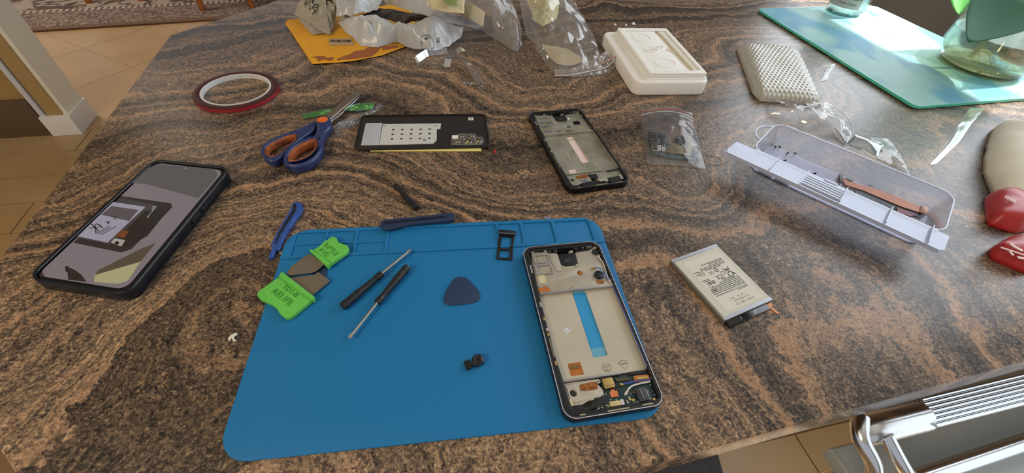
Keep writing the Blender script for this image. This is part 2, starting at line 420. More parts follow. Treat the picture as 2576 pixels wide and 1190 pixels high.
for i in range(-4, 6):
    for j in range(-3, 7):
        q = [o0+u1*(S*(i+s)+gg)+u2*(S*(j+t)+hh) for s, t, gg, hh in ((0, 0, .0015, .0015), (1, 0, -.0015, .0015), (1, 1, -.0015, -.0015), (0, 1, .0015, -.0015))]
        c = sum(q, Vector((0, 0)))/4
        if not (-3.9 < c.x < -1.2 and 1.3 < c.y < 4.4): continue
        pl = clip([tuple(p) for p in q], e2, THR+0.003)
        if len(pl) >= 3: ext('tile', pl, FLOOR-0.006, FLOOR, M_TILE, floor)

# wall stub on the left: its end faces the window
wl = ext('wall_left', quad(-3.6, -1.505, 2.062, 2.182), FLOOR, 1.50, M_WARM); wl['kind'] = 'structure'
def rbox(name, a0, a1, b0, b1, z0, z1, m, bev=0.0, parent=None, **k): 
    return ext(name, quad(a0, a1, b0, b1), z0, z1, m, parent, True, bev, **k)
tr = rbox('trim_1', -1.505, -1.489, 2.056, 2.190, FLOOR, 1.50, M_WALL, 0.002); tr['kind'] = 'structure'
tr = rbox('trim_2', -1.560, -1.506, 2.046, 2.062, FLOOR+0.09, 1.50, mat('ochre_trim', (176, 146, 96), 0.45), 0.004); tr['kind'] = 'structure'
tr = rbox('trim_3', -1.585, -1.566, 2.040, 2.062, FLOOR+0.09, 1.50, mat('white_trim', (214, 214, 220), 0.3), 0.006); tr['kind'] = 'structure'
tr = rbox('trim_4', -1.592, -1.478, 2.034, 2.196, FLOOR, FLOOR+0.095, M_PLINTH, 0.003); tr['kind'] = 'structure'
bb = rbox('baseboard_left', -3.6, -1.593, 2.044, 2.061, FLOOR, FLOOR+0.170, M_KICK, 0.002); bb['kind'] = 'structure'
# right wall with the window the daylight comes through
wr = bpy.data.objects  # (built from four boxes round the opening)
def wallbox(name, a0, a1, b0, b1, z0, z1, m): o = rbox(name, a0, a1, b0, b1, z0, z1, m); o['kind'] = 'structure'; return o
A0, A1 = 1.36, 1.44
v, f = merge([([tuple(room(a, b, z)) for z in (z0, z1) for a, b in ((A0, b0), (A1, b0), (A1, b1), (A0, b1))],
               [(3, 2, 1, 0), (4, 5, 6, 7), (0, 1, 5, 4), (1, 2, 6, 5), (2, 3, 7, 6), (3, 0, 4, 7)])
              for b0, b1, z0, z1 in ((0.03, 6.5, FLOOR, WIN_Z0), (0.03, 6.5, WIN_Z1, 1.5), (0.03, WIN_B0, WIN_Z0, WIN_Z1), (WIN_B1, 6.5, WIN_Z0, WIN_Z1), (-2.2, -1.33, FLOOR, 1.5), (-1.33, 0.03, 1.40, 1.5))])
w_ = pyd('wall_right', v, f, M_GREY); w_['kind'] = 'structure'
M_FRAME = mat('window_frame', (226, 226, 224), 0.4)
wn = thing('window_1', '', '', room(A0, WIN_B0, WIN_Z0), PHI)
del wn['label'], wn['category']; wn['kind'] = 'structure'
wlen = WIN_B1-WIN_B0; wh = WIN_Z1-WIN_Z0
for nm, bx in (('window_sill', (-0.03, 0.13, 0, wlen, -0.02, 0.0)), ('frame_rail', (0.03, 0.07, 0, wlen, 0.0, 0.03)), ('frame_rail', (0.03, 0.07, 0, wlen, wh-0.03, wh)),
               ('frame_stile', (0.03, 0.07, 0, 0.03, 0.03, wh-0.03)), ('frame_stile', (0.03, 0.07, wlen-0.03, wlen, 0.03, wh-0.03))):
    box(nm, *bx, M_FRAME, wn, False)
dr = thing('added_door_1', '', '', room(A0, -1.33, FLOOR), PHI)  # unseen opening added to let more light onto the chrome stool
del dr['label'], dr['category']; dr['kind'] = 'structure'
for nm, bx in (('added_door_sill', (0.0, 0.08, 0, 1.36, 0, 0.03)), ('frame_rail', (0.02, 0.06, 0, 1.36, 2.27, 2.30)), ('frame_stile', (0.02, 0.06, 0, 0.04, 0.03, 2.27)), ('frame_stile', (0.02, 0.06, 1.32, 1.36, 0.03, 2.27))):
    box(nm, *bx, M_FRAME, dr, False)
ce = rbox('ceiling_and_eave', -5.0, 1.887, -2.4, 6.6, 1.50, 1.58, mat('ceiling_white', (225, 222, 214), 0.8)); ce['kind'] = 'structure'  # carried past the wall as an unseen eave sized to cut the sun

# rug with a figured border
def rug_mat():
    m = bpy.data.materials.new('rug_wool'); m.use_nodes = True; nt = m.node_tree; b = nt.nodes['Principled BSDF']; N = nt.nodes.new; L = nt.links.new
    tc = N('ShaderNodeTexCoord'); sp = N('ShaderNodeSeparateXYZ'); L(tc.outputs['Object'], sp.inputs[0])
    n1 = N('ShaderNodeTexNoise'); n1.inputs['Scale'].default_value = 26; n1.inputs['Detail'].default_value = 3; n1.inputs['Distortion'].default_value = 2.6
    L(tc.outputs['Object'], n1.inputs['Vector'])
    r1 = N('ShaderNodeValToRGB'); r1.color_ramp.interpolation = 'EASE'
    r1.color_ramp.elements[0].position = 0.46; r1.color_ramp.elements[0].color = (*lin((104, 84, 78)), 1)
    r1.color_ramp.elements[1].position = 0.54; r1.color_ramp.elements[1].color = (*lin((150, 134, 122)), 1)
    L(n1.outputs['Fac'], r1.inputs['Fac'])
    n2 = N('ShaderNodeTexNoise'); n2.inputs['Scale'].default_value = 7; n2.inputs['Detail'].default_value = 3; n2.inputs['Distortion'].default_value = 1.8
    L(tc.outputs['Object'], n2.inputs['Vector'])
    r2 = N('ShaderNodeValToRGB'); r2.color_ramp.elements[0].position = 0.44; r2.color_ramp.elements[0].color = (*lin((92, 78, 70)), 1)
    r2.color_ramp.elements[1].position = 0.50; r2.color_ramp.elements[1].color = (*lin((162, 148, 134)), 1)
    L(n2.outputs['Fac'], r2.inputs['Fac'])
    # inner field starts past the border
    mt = N('ShaderNodeMath'); mt.operation = 'GREATER_THAN'; mt.inputs[1].default_value = 0.33; L(sp.outputs['Y'], mt.inputs[0])
    mx = N('ShaderNodeMix'); mx.data_type = 'RGBA'; L(mt.outputs[0], mx.inputs['Factor']); L(r1.outputs[0], mx.inputs[6]); L(r2.outputs[0], mx.inputs[7])
    # bead line along the border
    wv = N('ShaderNodeTexWave'); wv.inputs['Scale'].default_value = 9; wv.bands_direction = 'X'; L(tc.outputs['Object'], wv.inputs[0])
    a = N('ShaderNodeMath'); a.operation = 'SUBTRACT'; a.inputs[1].default_value = 0.31; L(sp.outputs['Y'], a.inputs[0])
    ab = N('ShaderNodeMath'); ab.operation = 'ABSOLUTE'; L(a.outputs[0], ab.inputs[0])
    lt = N('ShaderNodeMath'); lt.operation = 'LESS_THAN'; lt.inputs[1].default_value = 0.022; L(ab.outputs[0], lt.inputs[0])
    r3 = N('ShaderNodeValToRGB'); r3.color_ramp.elements[0].position = 0.35; r3.color_ramp.elements[0].color = (*lin((112, 92, 86)), 1); r3.color_ramp.elements[1].position = 0.6; r3.color_ramp.elements[1].color = (*lin((176, 164, 152)), 1)
    L(wv.outputs['Fac'], r3.inputs['Fac'])
    mx2 = N('ShaderNodeMix'); mx2.data_type = 'RGBA'; L(lt.outputs[0], mx2.inputs['Factor']); L(mx.outputs[2], mx2.inputs[6]); L(r3.outputs[0], mx2.inputs[7])
    lt2 = N('ShaderNodeMath'); lt2.operation = 'LESS_THAN'; lt2.inputs[1].default_value = 0.035; L(sp.outputs['Y'], lt2.inputs[0])
    mx3 = N('ShaderNodeMix'); mx3.data_type = 'RGBA'; L(lt2.outputs[0], mx3.inputs['Factor']); L(mx2.outputs[2], mx3.inputs[6]); mx3.inputs[7].default_value = (*lin((118, 94, 78)), 1)
    L(mx3.outputs[2], b.inputs['Base Color']); b.inputs['Roughness'].default_value = 0.95; b.inputs['Specular IOR Level'].default_value = 0.1
    n3 = N('ShaderNodeTexNoise'); n3.inputs['Scale'].default_value = 300; L(tc.outputs['Object'], n3.inputs['Vector'])
    bp = N('ShaderNodeBump'); bp.inputs['Strength'].default_value = 0.5; bp.inputs['Distance'].default_value = 0.004; L(n3.outputs['Fac'], bp.inputs['Height']); L(bp.outputs[0], b.inputs['Normal'])
    return m
rg = thing('rug', 'large mauve and beige patterned rug under the wooden chair legs', 'rug', (-3.068, 2.493, FLOOR), R(22.75))
ext('pile', [(-1.2, 0), (2.6, 0), (2.6, 2.4), (-1.2, 2.4)], 0.0, 0.012, rug_mat(), rg, False, 0.002)
ext('bound_edge', [(-1.2, -0.014), (2.6, -0.014), (2.6, 0.0), (-1.2, 0.0)], 0.0, 0.011, mat('rug_binding', (104, 78, 58), 0.9), rg, False)

# chairs whose feet show at the top left
M_WOOD = mat('orange_wood', (176, 108, 48), 0.4, var=(30, (150, 84, 34)))
M_SEAT = mat('chair_seat_cloth', (120, 96, 80), 0.8)
def chair(lab, p1, p2):
    """p1, p2: floor points of the two feet nearest to the island"""
    p1 = Vector(p1); p2 = Vector(p2); d = (p2-p1); w = d.length; ang = math.atan2(d.y, d.x)
    c = thing('dining_chair', lab, 'chair', (p1.x, p1.y, FLOOR+0.012), ang)
    dp = 0.38
    for x, y, top in ((0, 0, 0.43), (w, 0, 0.43), (0, dp, 0.43), (w, dp, 0.43)):
        v = []
        for z, s in ((0, 0.015), (0.2, 0.018), (top, 0.022)):
            xx = x+(0.018*z/top if x == 0 else -0.018*z/top)
            v += [(xx-s, y-s, z), (xx+s, y-s, z), (xx+s, y+s, z), (xx-s, y+s, z)]
        f = [(3, 2, 1, 0), (8, 9, 10, 11)]
        for k in (0, 4):
            f += [(k+i, k+(i+1) % 4, k+4+(i+1) % 4, k+4+i) for i in range(4)]
        leg = pyd('leg', v, f, M_WOOD, c, False)
    ext('seat', rr(w+0.06, dp+0.06, 0.03, w/2, dp/2), 0.43, 0.47, M_WOOD, c, False, 0.006)
    ext('cushion', rr(w+0.03, dp+0.03, 0.04, w/2, dp/2), 0.47, 0.50, M_SEAT, c, False, 0.012)
    for x in (0.01, w-0.01): tube('back_post', [(x, dp+0.005, 0.472), (x, dp+0.03, 0.7), (x, dp+0.06, 0.95)], [0.016, 0.015, 0.012], M_WOOD, c, False)
    for z in (0.62, 0.76, 0.90): box('back_slat', 0.022, w-0.022, dp+0.018+(z-.6)*.1, dp+0.032+(z-.6)*.1, z, z+0.05, M_WOOD, c, False, 0.003)
chair('orange wooden dining chair standing on the rug nearest to the wall stub', (-3.002, 2.985), (-2.72, 3.10))
chair('orange wooden dining chair standing on the rug nearest to the granite island', (-2.247, 3.021), (-1.962, 3.14))

# ================================================================== THE ISLAND
def AB(a, b): return tuple(room(a, b).xy)
top_out = [(-0.413, 0.130), (-0.192, -0.002)]
nearR = Vector((0.98, 0.366))
top_out += [tuple(Vector((0.431, 0.193))), (1.0, 0.371), AB(1.05, 1.3), (-0.30, 1.19), (-0.473, 0.847), (-0.565, 0.664)]
isl = thing('kitchen_island', 'large brown swirled granite kitchen island worktop under all the phone parts', 'worktop', (0.1, 0.5, FLOOR))
ext('granite_top', top_out, -0.030, 0.0, GRANITE, isl, True, 0.0012)
ext('base_cabinet', [AB(-0.18, 0.50), AB(0.86, 0.50), AB(0.86, 1.05), AB(-0.18, 1.05)], FLOOR, -0.030, mat('cabinet_beige', (188, 160, 120), 0.5), isl)

# ================================================================== BLUE MAT
MAT_B = mat('blue_silicone', (24, 114, 172), 0.55, spec=0.35, bump=(900, 0.03))
mt_ = thing('repair_mat', 'blue silicone repair mat with raised compartment ribs along its far edge', 'mat', (-0.04456, 0.1960, 0.0), 0.17944)
W2, H2 = 0.3012, 0.2030
ext('mat_sheet', rr(W2, H2, 0.020, n=8), 0.0, 0.0018, MAT_B, mt_, False, 0.0005)
mm = 0.001
def hole(x0, x1, y0, y1, r=1.6): return rr((x1-x0)*mm, (y1-y0)*mm, r*mm, (x0+x1)/2*mm, (y0+y1)/2*mm, 3)
band = [(-150.3, 66.2)]
# outline of the raised tray: follows the mat's rounded far corners
o_ = [(-.1503, .0662), (.1503, .0662)] + [(x, y) for x, y in rr(0.3006, 0.2026, 0.020, n=8) if y > 0.0664]
o_ = [p for p in o_]
far = [p for p in rr(0.3006, 0.2026, 0.020, n=8) if p[1] > 0.07]
outline = [(0.1503, 0.0664)]+far+[(-0.1503, 0.0664)]
holes = [hole(-142, -116, 84, 97.4), hole(-142, -116, 69.2, 82), hole(-114, -88.5, 84, 97.4), hole(-114, -88.5, 69.2, 82), hole(-86, -60, 84, 97.4), hole(-86, -60, 69.2, 81.5),
         hole(-57.5, 45.5, 69.2, 97.4), hole(47.5, 69.5, 69.2, 97.4), hole(71.5, 101.6, 69.2, 97.4), hole(104, 139.5, 69.2, 97.4)]
ext('compartment_ribs', [outline]+holes, 0.0017, 0.0030, MAT_B, mt_, False, 0.0004)
MZ = 0.0019

# ================================================================== OPENED PHONES
M_SIL = mat('stamped_steel', (196, 188, 172), 0.42, 0.55, var=(40, (180, 172, 156)))
M_SILD = mat('steel_wall', (170, 168, 170), 0.40, 0.6)
M_SIL2 = mat('magnesium_plate', (174, 172, 160), 0.38, 0.5, var=(50, (150, 146, 128)))
M_BLK = mat('black_plastic', (20, 20, 22), 0.42)
M_BLKG = mat('black_gloss', (10, 10, 12), 0.15)
M_CHR = mat('chrome_edge', (226, 226, 230), 0.16, 1.0)
M_GRP = mat('graphite_metal', (62, 62, 66), 0.32, 0.8)
M_GOLD = mat('gold_contact', (206, 176, 104), 0.3, 0.9)
M_CU = mat('copper_flex', (196, 120, 56), 0.38, 0.3)
M_AMB = mat('amber_film', (168, 106, 48), 0.3, 0.2, var=(400, (120, 66, 26)))
M_PCB = mat('dark_green_board', (24, 52, 56), 0.4)
M_CHIP = mat('grey_chip', (52, 54, 58), 0.35)
M_SOLD = mat('solder', (206, 202, 190), 0.3, 0.8)
M_WHT = mat('white_paper', (232, 230, 226), 0.6)
M_INK = mat('black_ink', (28, 26, 28), 0.7)
M_INKB = mat('blue_ink', (46, 60, 128), 0.7)
M_INKG = mat('grey_ink', (112, 104, 92), 0.7)
M_BLUEF = mat('blue_film', (40, 148, 206), 0.4)
M_PINK = mat('pale_pink_film', (226, 204, 196), 0.45)
def Lm(pts): return [(x*mm, y*mm) for x, y in pts]
UP_POLY = [(-28.5, 75), (-13, 73.6), (-13, 71.8), (-5.6, 71.4), (-4.4, 69.4), (-4.4, 54.8), (-9, 54.6), (11.4, 54.6), (12.4, 69.5), (26.5, 70.6), (33.2, 75), (34.2, 72), (35, 50), (35, 28.0), (-29.6, 28.0), (-31, 36), (-30.5, 60)]
def ring(ro, ri, cx, cy, n=16): return [circ(ro*mm, cx*mm, cy*mm, n), circ(ri*mm, cx*mm, cy*mm, n)]
def phone_frame(lab, loc, rotz, silver):
    ph = thing('opened_phone', lab, 'phone', loc, rotz)
    rim_m = M_GRP if not silver else M_GRP
    T_ = 0.0078
    X = lambda name, loops, z0, z1, m, bev=0.0, **k: ext(name, loops, z0*mm, z1*mm, m, ph, False, bev, **k)
    X('outer_frame', [rr(.0745, .1590, .0095, n=8), rr(.0722, .1566, .0085, n=8)], 0.0, 7.6, M_GRP if silver else mat('black_anodised', (34, 34, 38), 0.3, 0.7), 0.0006)
    if silver: X('chrome_bead', [rr(.0741, .1586, .0093, n=8), rr(.0730, .1575, .0088, n=8)], 7.45, 7.95, M_CHR)
    X('screen_back', rr(.0722, .1566, .0085, n=8), 0.3, 1.6, M_BLKG)
    # black plastic bezel with the ragged inner edge
    inn = [(-31, 76), (33.5, 76.2), (36, 72), (36, -49), (39-4, -52), (34.4, -74), (30, -76.4), (-27, -75.6), (-31, -70), (-31.5, -50), (-32.4, -30), (-32.0, -12), (-33, 5), (-31.8, 27), (-32.4, 50)]
    X('plastic_bezel', [rr(.0722, .1566, .0085, n=8), Lm([(x*0.985, y*0.985) for x, y in inn])], 1.6, 6.6, M_BLK, 0.0003)
    X('inner_step', [rr(.0722, .1566, .0085, n=8), rr(.0706, .1550, .0078, n=8)], 6.6, 7.2, mat('bezel_step', (66, 66, 70), 0.3, 0.5))
    S1 = M_SIL if silver else M_SIL2
    hz = [circ(.0027, .0102, .0457, 16)]
    if not silver: hz = [circ(.0027, .0079, .0422, 16), Lm([(16.8, 53.6), (26, 53.6), (25.8, 45), (16.8, 45)])]
    X('upper_plate', [Lm(UP_POLY)]+hz, 1.6, 4.8, S1, 0.0002)
    # recessed camera bay
    X('camera_bay', Lm([(-4.0, 69.0), (12.0, 68.7), (11.2, 54.8), (-4.6, 55.1)]), 1.6, 5.2, M_BLK, 0.0003)
    X('bay_window', rr(.0058, .0042, .0004, .0035, .0610), 5.2, 5.35, M_CHIP)
    X('top_chamber', Lm([(-31, 76), (33, 76.4), (32, 72.5), (26, 71.6), (14, 70.4), (13, 75), (-4, 74), (-6, 72.4), (-13, 74.4), (-28, 75.2)]), 1.6, 3.6, M_BLK)
    for (x, y, w, h, mm_) in ((-11, 74.2, 3.2, 2.2, M_CHIP), (-5.6, 73.6, 3.6, 2.8, M_CHIP), (-10.6, 73.4, 1.6, 1.0, M_SOLD), (14.5, 74.6, 4, 2.2, M_CHIP), (20, 74.8, 3, 1.8, M_CHIP), (21.8, 74.4, 1.4, .8, M_SOLD), (28, 74.8, 6, 1.2, M_SILD), (8.5, 70.2, 4.4, 1.8, M_SIL)):
        X('chamber_block', rr(w*mm, h*mm, .0003, x*mm, y*mm, 2), 3.6, 5.6, mm_)
    for (x, y) in ((-27.3, 75.0), (-15.4, 73.8), (-3.9, 53.6), (9.9, 53.8), (-28.2, 35.4), (-22.4, 34.6), (-1.9, 29.6), (33.2, 62.2), (34.0, 33.3), (9.0, 70.4), (32.6, 72.4)):
        X('screw_boss', ring(1.5, 0.6, x, y, 12), 4.6, 6.0, S1)
    X('sim_cage', [rr(.0150, .0118, .0008, -.0208, .0660, 3), rr(.0118, .0085, .0005, -.0204, .0655, 3)], 4.8, 6.0, M_SILD, 0.0002)
    X('sim_cage', [rr(.0160, .0120, .0008, -.0215, .0535, 3), rr(.0128, .0090, .0005, -.0212, .0530, 3)], 4.8, 6.2, M_SILD, 0.0002)
    X('shield_rib', Lm([(-13, 71), (-8, 71), (-7, 62), (-4.8, 60), (-4.8, 50), (-10, 49.6), (-12.4, 60)]), 4.8, 5.6, S1, 0.0002)
    if silver:
        for i in range(3):
            for j in range(2): X('cage_emboss', rr(.0022, .0012, .0002, (-23.5+3*i)*mm, (64.4+2.4*j)*mm, 2), 4.75, 5.0, M_SOLD)
        X('thermal_pad', rr(.0062, .0090, .0012, -.0252, .0435, 3), 4.8, 5.0, mat('cream_pad', (206, 196, 160), 0.6))
        X('copper_shim', circ(.0027, .0102, .0457, 16), 1.7, 2.4, M_CU)
        X('side_key_flex', Lm([(-31.5, 33.8), (-26.5, 33.0), (-26, 35.6), (-23.5, 35.2), (-23.6, 33), (-21, 32.4), (-20.6, 29.0), (-30.6, 29.0)]), 4.8, 5.3, M_CU)
        lathe('vibration_motor', [(.0001, 4.7*mm), (.0040, 4.7*mm), (.0042, 5.0*mm), (.0042, 6.8*mm), (.0038, 7.1*mm), (.0001, 7.1*mm)], mat('motor_can', (46, 48, 54), 0.35, 0.4), ph, False, 24, (.0262, .0402, 0))
        X('motor_pocket', ring(5.6, 4.6, 26.2, 40.2, 24), 4.8, 5.4, M_SILD)
        X('motor_flex', Lm([(22.6, 35.4), (25, 35), (25.4, 36), (28.6, 35.6), (28.4, 31.4), (22.4, 31.6)]), 4.8, 5.3, M_AMB)
        wh = mat('white_cable', (222, 220, 214), 0.4); bl = mat('blue_cable', (70, 92, 186), 0.4)
        tube('antenna_cable', smoothloop([(.0322, .0610, .0062), (.0345, .0530, .0058), (.0338, .0440, .0058), (.0330, .0380, .0062), (.0338, .0325, .0058), (.0350, .0270, .0056)], 5, False), .00055, wh, ph, False, 8, label='white antenna cable')
        tube('antenna_cable', smoothloop([(.0240, .0485, .0060), (.0282, .0470, .0070), (.0305, .0420, .0078), (.0325, .0350, .0064), (.0345, .0300, .0056), (.0352, .0100, .0056), (.0353, -.0300, .0056), (.0352, -.0540, .0056), (.0330, -.0590, .0058), (.0240, -.0590, .0058), (.0120, -.0595, .0062)], 5, False), .0005, bl, ph, False, 8, label='blue antenna cable')
        X('cable_plug', rr(.0030, .0024, .0006, .0236, .0488, 3), 4.8, 6.4, M_GOLD)
        X('black_cap', circ(.0034, .0318, .0675, 14), 4.8, 5.6, M_BLK)
    else:
        text_at('marker_writing', 'M', (-.0262, .0452), (-.0215, .0440), 4.85*mm, .0040, M_INKB, ph, False)
        text_at('marker_writing', 'V203', (-.0268, .0345), (-.0180, .0335), 4.85*mm, .0042, M_INKB, ph, False)
        text_at('marker_writing', '.0h1s', (.0005, .0305), (.0100, .0305), 4.85*mm, .0046, M_INK, ph, False)
        tube('marker_writing', [(-.0115, .0350, .00490), (-.0105, .0330, .00490), (-.0055, .0358, .00490)], .0004, M_INK, ph, False, 5)
        X('sticker', rr(.0032, .0028, .0003, .0142, .0600, 2), 4.8, 4.95, M_WHT)
        X('glue_residue', smoothloop(Lm([(18, 36), (22, 40), (28, 37), (27, 31), (22, 32)]), 4), 4.8, 4.9, mat('resin', (150, 142, 112), 0.25))
    # battery tray
    slot = Lm([(-2.1, 26.0), (-1.4, 26.8), (9.1, 26.8), (9.8, 26.0), (9.7, -34.0), (8.9, -34.9), (-1.4, -34.9), (-2.2, -34.0)])
    if not silver: slot = Lm([(-2.6, 22.2), (-1.8, 23), (6.4, 23), (7.2, 22.2), (7.6, -30.6), (6.8, -31.5), (-1.4, -31.5), (-2.2, -30.6)])
    sq = Lm([(-23.4, -36.9), (-13.3, -36.9), (-13.2, -47.0), (-23.6, -47.0)])
    if not silver: sq = Lm([(-23.2, -40.3), (-13.6, -40.3), (-14.0, -49.4), (-23.6, -49.4)])
    X('battery_tray', [Lm([(-30.6, 27.8), (35.2, 27.8), (35.6, -50.4), (-31.4, -50.4), (-31.6, -20)]), slot, sq], 1.6, 3.0, mat('tray_steel', (206, 196, 176), 0.40, 0.45, var=(18, (192, 186, 168))) if silver else M_SIL2)
    X('slot_film', [(x, y) for x, y in slot], 1.61, 2.0, M_BLUEF if silver else M_PINK)
    if silver:
        X('film_end', Lm([(-2.1, -27.0), (9.6, -26.6), (9.6, -34.8), (-2.1, -34.8)]), 2.0, 2.1, mat('pale_blue_film', (98, 166, 196), 0.4))
        X('display_flex', sq, 1.61, 2.2, M_CU)
        X('flex_connector', rr(.0072, .0028, .0003, -.0185, -.0400, 2), 2.2, 2.9, mat('brown_gold', (134, 104, 66), 0.35, 0.4))
        for x in (-20.6, -15.8): X('flex_dot', circ(.0004, x*mm, -.0428, 8), 2.2, 2.35, M_INK)
        for x in (-21.4, -19.2, -17, -14.8): X('flex_trace', rr(.00035, .0036, .0001, x*mm, -.0450, 1), 2.2, 2.3, M_AMB)
    else:
        X('tray_label', sq, 1.61, 2.4, M_PINK)
        for k in range(5):
            x0, y0 = random.uniform(-18, 28), random.uniform(-38, 18)
            tube('glue_thread', smoothloop([(x0*mm, y0*mm, .0033), ((x0+2)*mm, (y0-5)*mm, .0037), ((x0+1)*mm, (y0-9)*mm, .0033)], 4, False), .0003, mat('glue', (214, 208, 186), 0.2), ph, False, 5)
        X('adhesive_outline', [rr(.0260, .0500, .004, .0070, -.0080), rr(.0250, .0490, .0038, .0070, -.0080)], 3.0, 3.1, mat('resin', (150, 142, 112), 0.25))
        for nm_, lp in (('bay_cutout', Lm([(16.8, 53.6), (26, 53.6), (25.8, 45), (16.8, 45)])),): X(nm_, lp, 1.61, 4.2, M_BLKG)
    for nm_, x0, x1, y0, y1, z1 in (('tray_wall', -31, 35.6, 27.0, 28.6, 6.2), ('tray_wall', 34.6, 35.8, -50, 27.0, 5.8), ('tray_wall', -31.4, 14, -51.6, -50.3, 5.6), ('tray_wall', -31.6, -30.9, -50.2, 27, 4.2)):
        X(nm_, [(x0*mm, y0*mm), (x1*mm, y0*mm), (x1*mm, y1*mm), (x0*mm, y1*mm)], 3.0, z1, M_SILD if silver else M_SIL2, 0.0003)
    if silver:
        X('oval_sticker', circ(.0042, -.0163, -.0088, 24, .0026) if False else [(-.0163+a*math.cos(R(40))-b*math.sin(R(40)), -.0088+a*math.sin(R(40))+b*math.cos(R(40))) for a, b in circ(.0036, 0, 0, 24, .0023)], 3.0, 3.1, M_WHT)
        X('sticker_ring', [[(-.0163+a*math.cos(R(40))-b*math.sin(R(40)), -.0088+a*math.sin(R(40))+b*math.cos(R(40))) for a, b in circ(r1_, 0, 0, 24, r2_)] for r1_, r2_ in ((.0033, .0020), (.0030, .0017))], 3.1, 3.15, mat('pale_blue_ink', (84, 132, 170), 0.5))
        text_at('sticker_writing', 'RXGJ', (-.0180, -.0112), (-.0140, -.0078), 3.1*mm, .0015, mat('pale_blue_ink', (84, 132, 170), 0.5), ph, False)
        X('inspection_stamp', ring(3.6, 3.35, 5.6, -44.1, 28), 3.0, 3.08, M_INKG)
        text_at('stamp_writing', '1100', (.0080, -.0454), (.0036, -.0454), 3.0*mm, .0016, M_INKG, ph, False)
        text_at('stamp_writing', '61.6', (.0080, -.0422), (.0034, -.0424), 3.0*mm, .0014, M_INKG, ph, False)
        X('stamp_line', [(.0024, -.0441), (.0088, -.0441), (.0088, -.0439), (.0024, -.0439)], 3.0, 3.08, M_INKG)
        fan = lambda s: [(.0194+s*x, -.0442+s*y) for x, y in ((0, -.0042), (.0040, .0012), (.0030, .0030), (.0012, .0040), (-.0012, .0040), (-.0030, .0030), (-.0040, .0012))]
        X('inspection_stamp', [fan(1.0), fan(0.90)], 3.0, 3.08, M_INKG)
        X('stamp_line', [(.0158, -.0434), (.0230, -.0434), (.0230, -.0432), (.0158, -.0432)], 3.0, 3.08, M_INKG)
        text_at('stamp_writing', '092', (.0216, -.0424), (.0172, -.0424), 3.0*mm, .0014, M_INKG, ph, False)
    # lower end
    X('lower_plate', [Lm([(-31, -52), (-3.4, -52.4), (-6, -56), (-3.4, -60.4), (-4, -66), (-9, -67.4), (-16, -67), (-22, -69.4), (-29.6, -69), (-31, -62)]), circ(.0026, -.0256, -.0602, 16)], 1.6, 4.2, S1, 0.0002)
    X('speaker_port', circ(.0026, -.0256, -.0602, 16), 1.61, 2.6, M_CHIP)
    X('speaker_cover', [Lm([(-29.4, -53.4), (-20.7, -54), (-20.9, -66.6), (-29.4, -67.2)]), circ(.0026, -.0256, -.0602, 16)], 4.2, 4.7, S1, 0.0002)
    X('amber_window', smoothloop(Lm([(-19.6, -56.8), (-18.6, -54.8), (-7.2, -54.4), (-6.8, -58.6), (-8.2, -59.9), (-18.8, -59.4)]), 3), 4.2, 4.5, M_AMB)
    for x, y in ((-30.4, -55.0), (-5.0, -54.9), (-29.6, -71.6)): X('screw_boss', ring(1.4, 0.6, x, y, 12), 4.2, 5.6, S1 if y > -70 else M_GOLD)
    if silver:
        X('charging_board', Lm([(-4.2, -61), (-2.6, -53.6), (8, -52.6), (35, -52.6), (35.4, -70), (31, -75.6), (3, -75.2), (-14.6, -74.4), (-6.4, -66.7)]), 1.7, 4.0, M_PCB, 0.0002)
        X('black_shroud', Lm([(-29.6, -69.4), (-22, -69.6), (-21.6, -72), (-16, -71), (-15.6, -68.4), (-12, -68), (-11.6, -66.2), (-7, -66.6), (-5.8, -65.2), (-4, -66), (-4.4, -71), (-14, -73.4), (-26, -76)]), 4.0, 6.0, M_BLK, 0.0003)
        X('coaxial_can', rr(.0082, .0076, .0012, .0019, -.0570, 3, R(2)), 4.0, 5.6, M_GOLD, 0.0003)
        X('can_gasket', [rr(.0104, .0096, .0016, .0019, -.0570, 3), rr(.0084, .0078, .0012, .0019, -.0570, 3)], 4.0, 4.8, M_BLK)
        text_at('can_writing', 'KH2006', (.0052, -.0584), (-.0008, -.0586), 5.6*mm, .0010, M_INKG, ph, False)
        X('flex_tail', Lm([(2.4, -60.8), (4.4, -60.8), (4.6, -62.8), (6.6, -63.2), (6.2, -67.4), (0.6, -67.4), (0.8, -63.2), (2.2, -62.8)]), 4.0, 4.8, mat('orange_flex', (214, 122, 62), 0.4))
        X('main_connector', rr(.0124, .0050, .0014, .0284, -.0572, 3, R(-3)), 4.0, 5.0, M_CU)
        X('connector_bar', rr(.0090, .0016, .0003, .0284, -.0572, 2, R(-3)), 5.0, 6.0, M_GOLD)
        X('side_connector', rr(.0105, .0022, .0003, .0136, -.0558, 2, R(-3)), 4.0, 5.2, mat('olive_metal', (92, 84, 56), 0.4, 0.5))
        X('tray_notch', Lm([(20, -51.0), (34, -51.0), (34, -53.4), (20, -53.4)]), 3.0, 5.0, M_BLK)
        X('microphone_ring', ring(2.0, 1.2, 6.6, -61.0, 18), 4.0, 5.2, M_CHIP)
        X('usb_port', rr(.0092, .0036, .0006, .0022, -.0724, 3, R(-1)), 4.0, 6.2, mat('port_cream', (206, 188, 142), 0.4, 0.3), 0.0003)
        X('port_shell', rr(.0022, .0040, .0004, .0070, -.0724, 2), 4.0, 6.4, M_CHR)
        X('black_module', rr(.0078, .0100, .0006, .0232, -.0690, 3, R(4)), 4.0, 6.4, M_CHIP, 0.0003)
        X('module_slit', rr(.0004, .0080, .0001, .0232, -.0690, 1, R(4)), 6.4, 6.5, M_SILD)
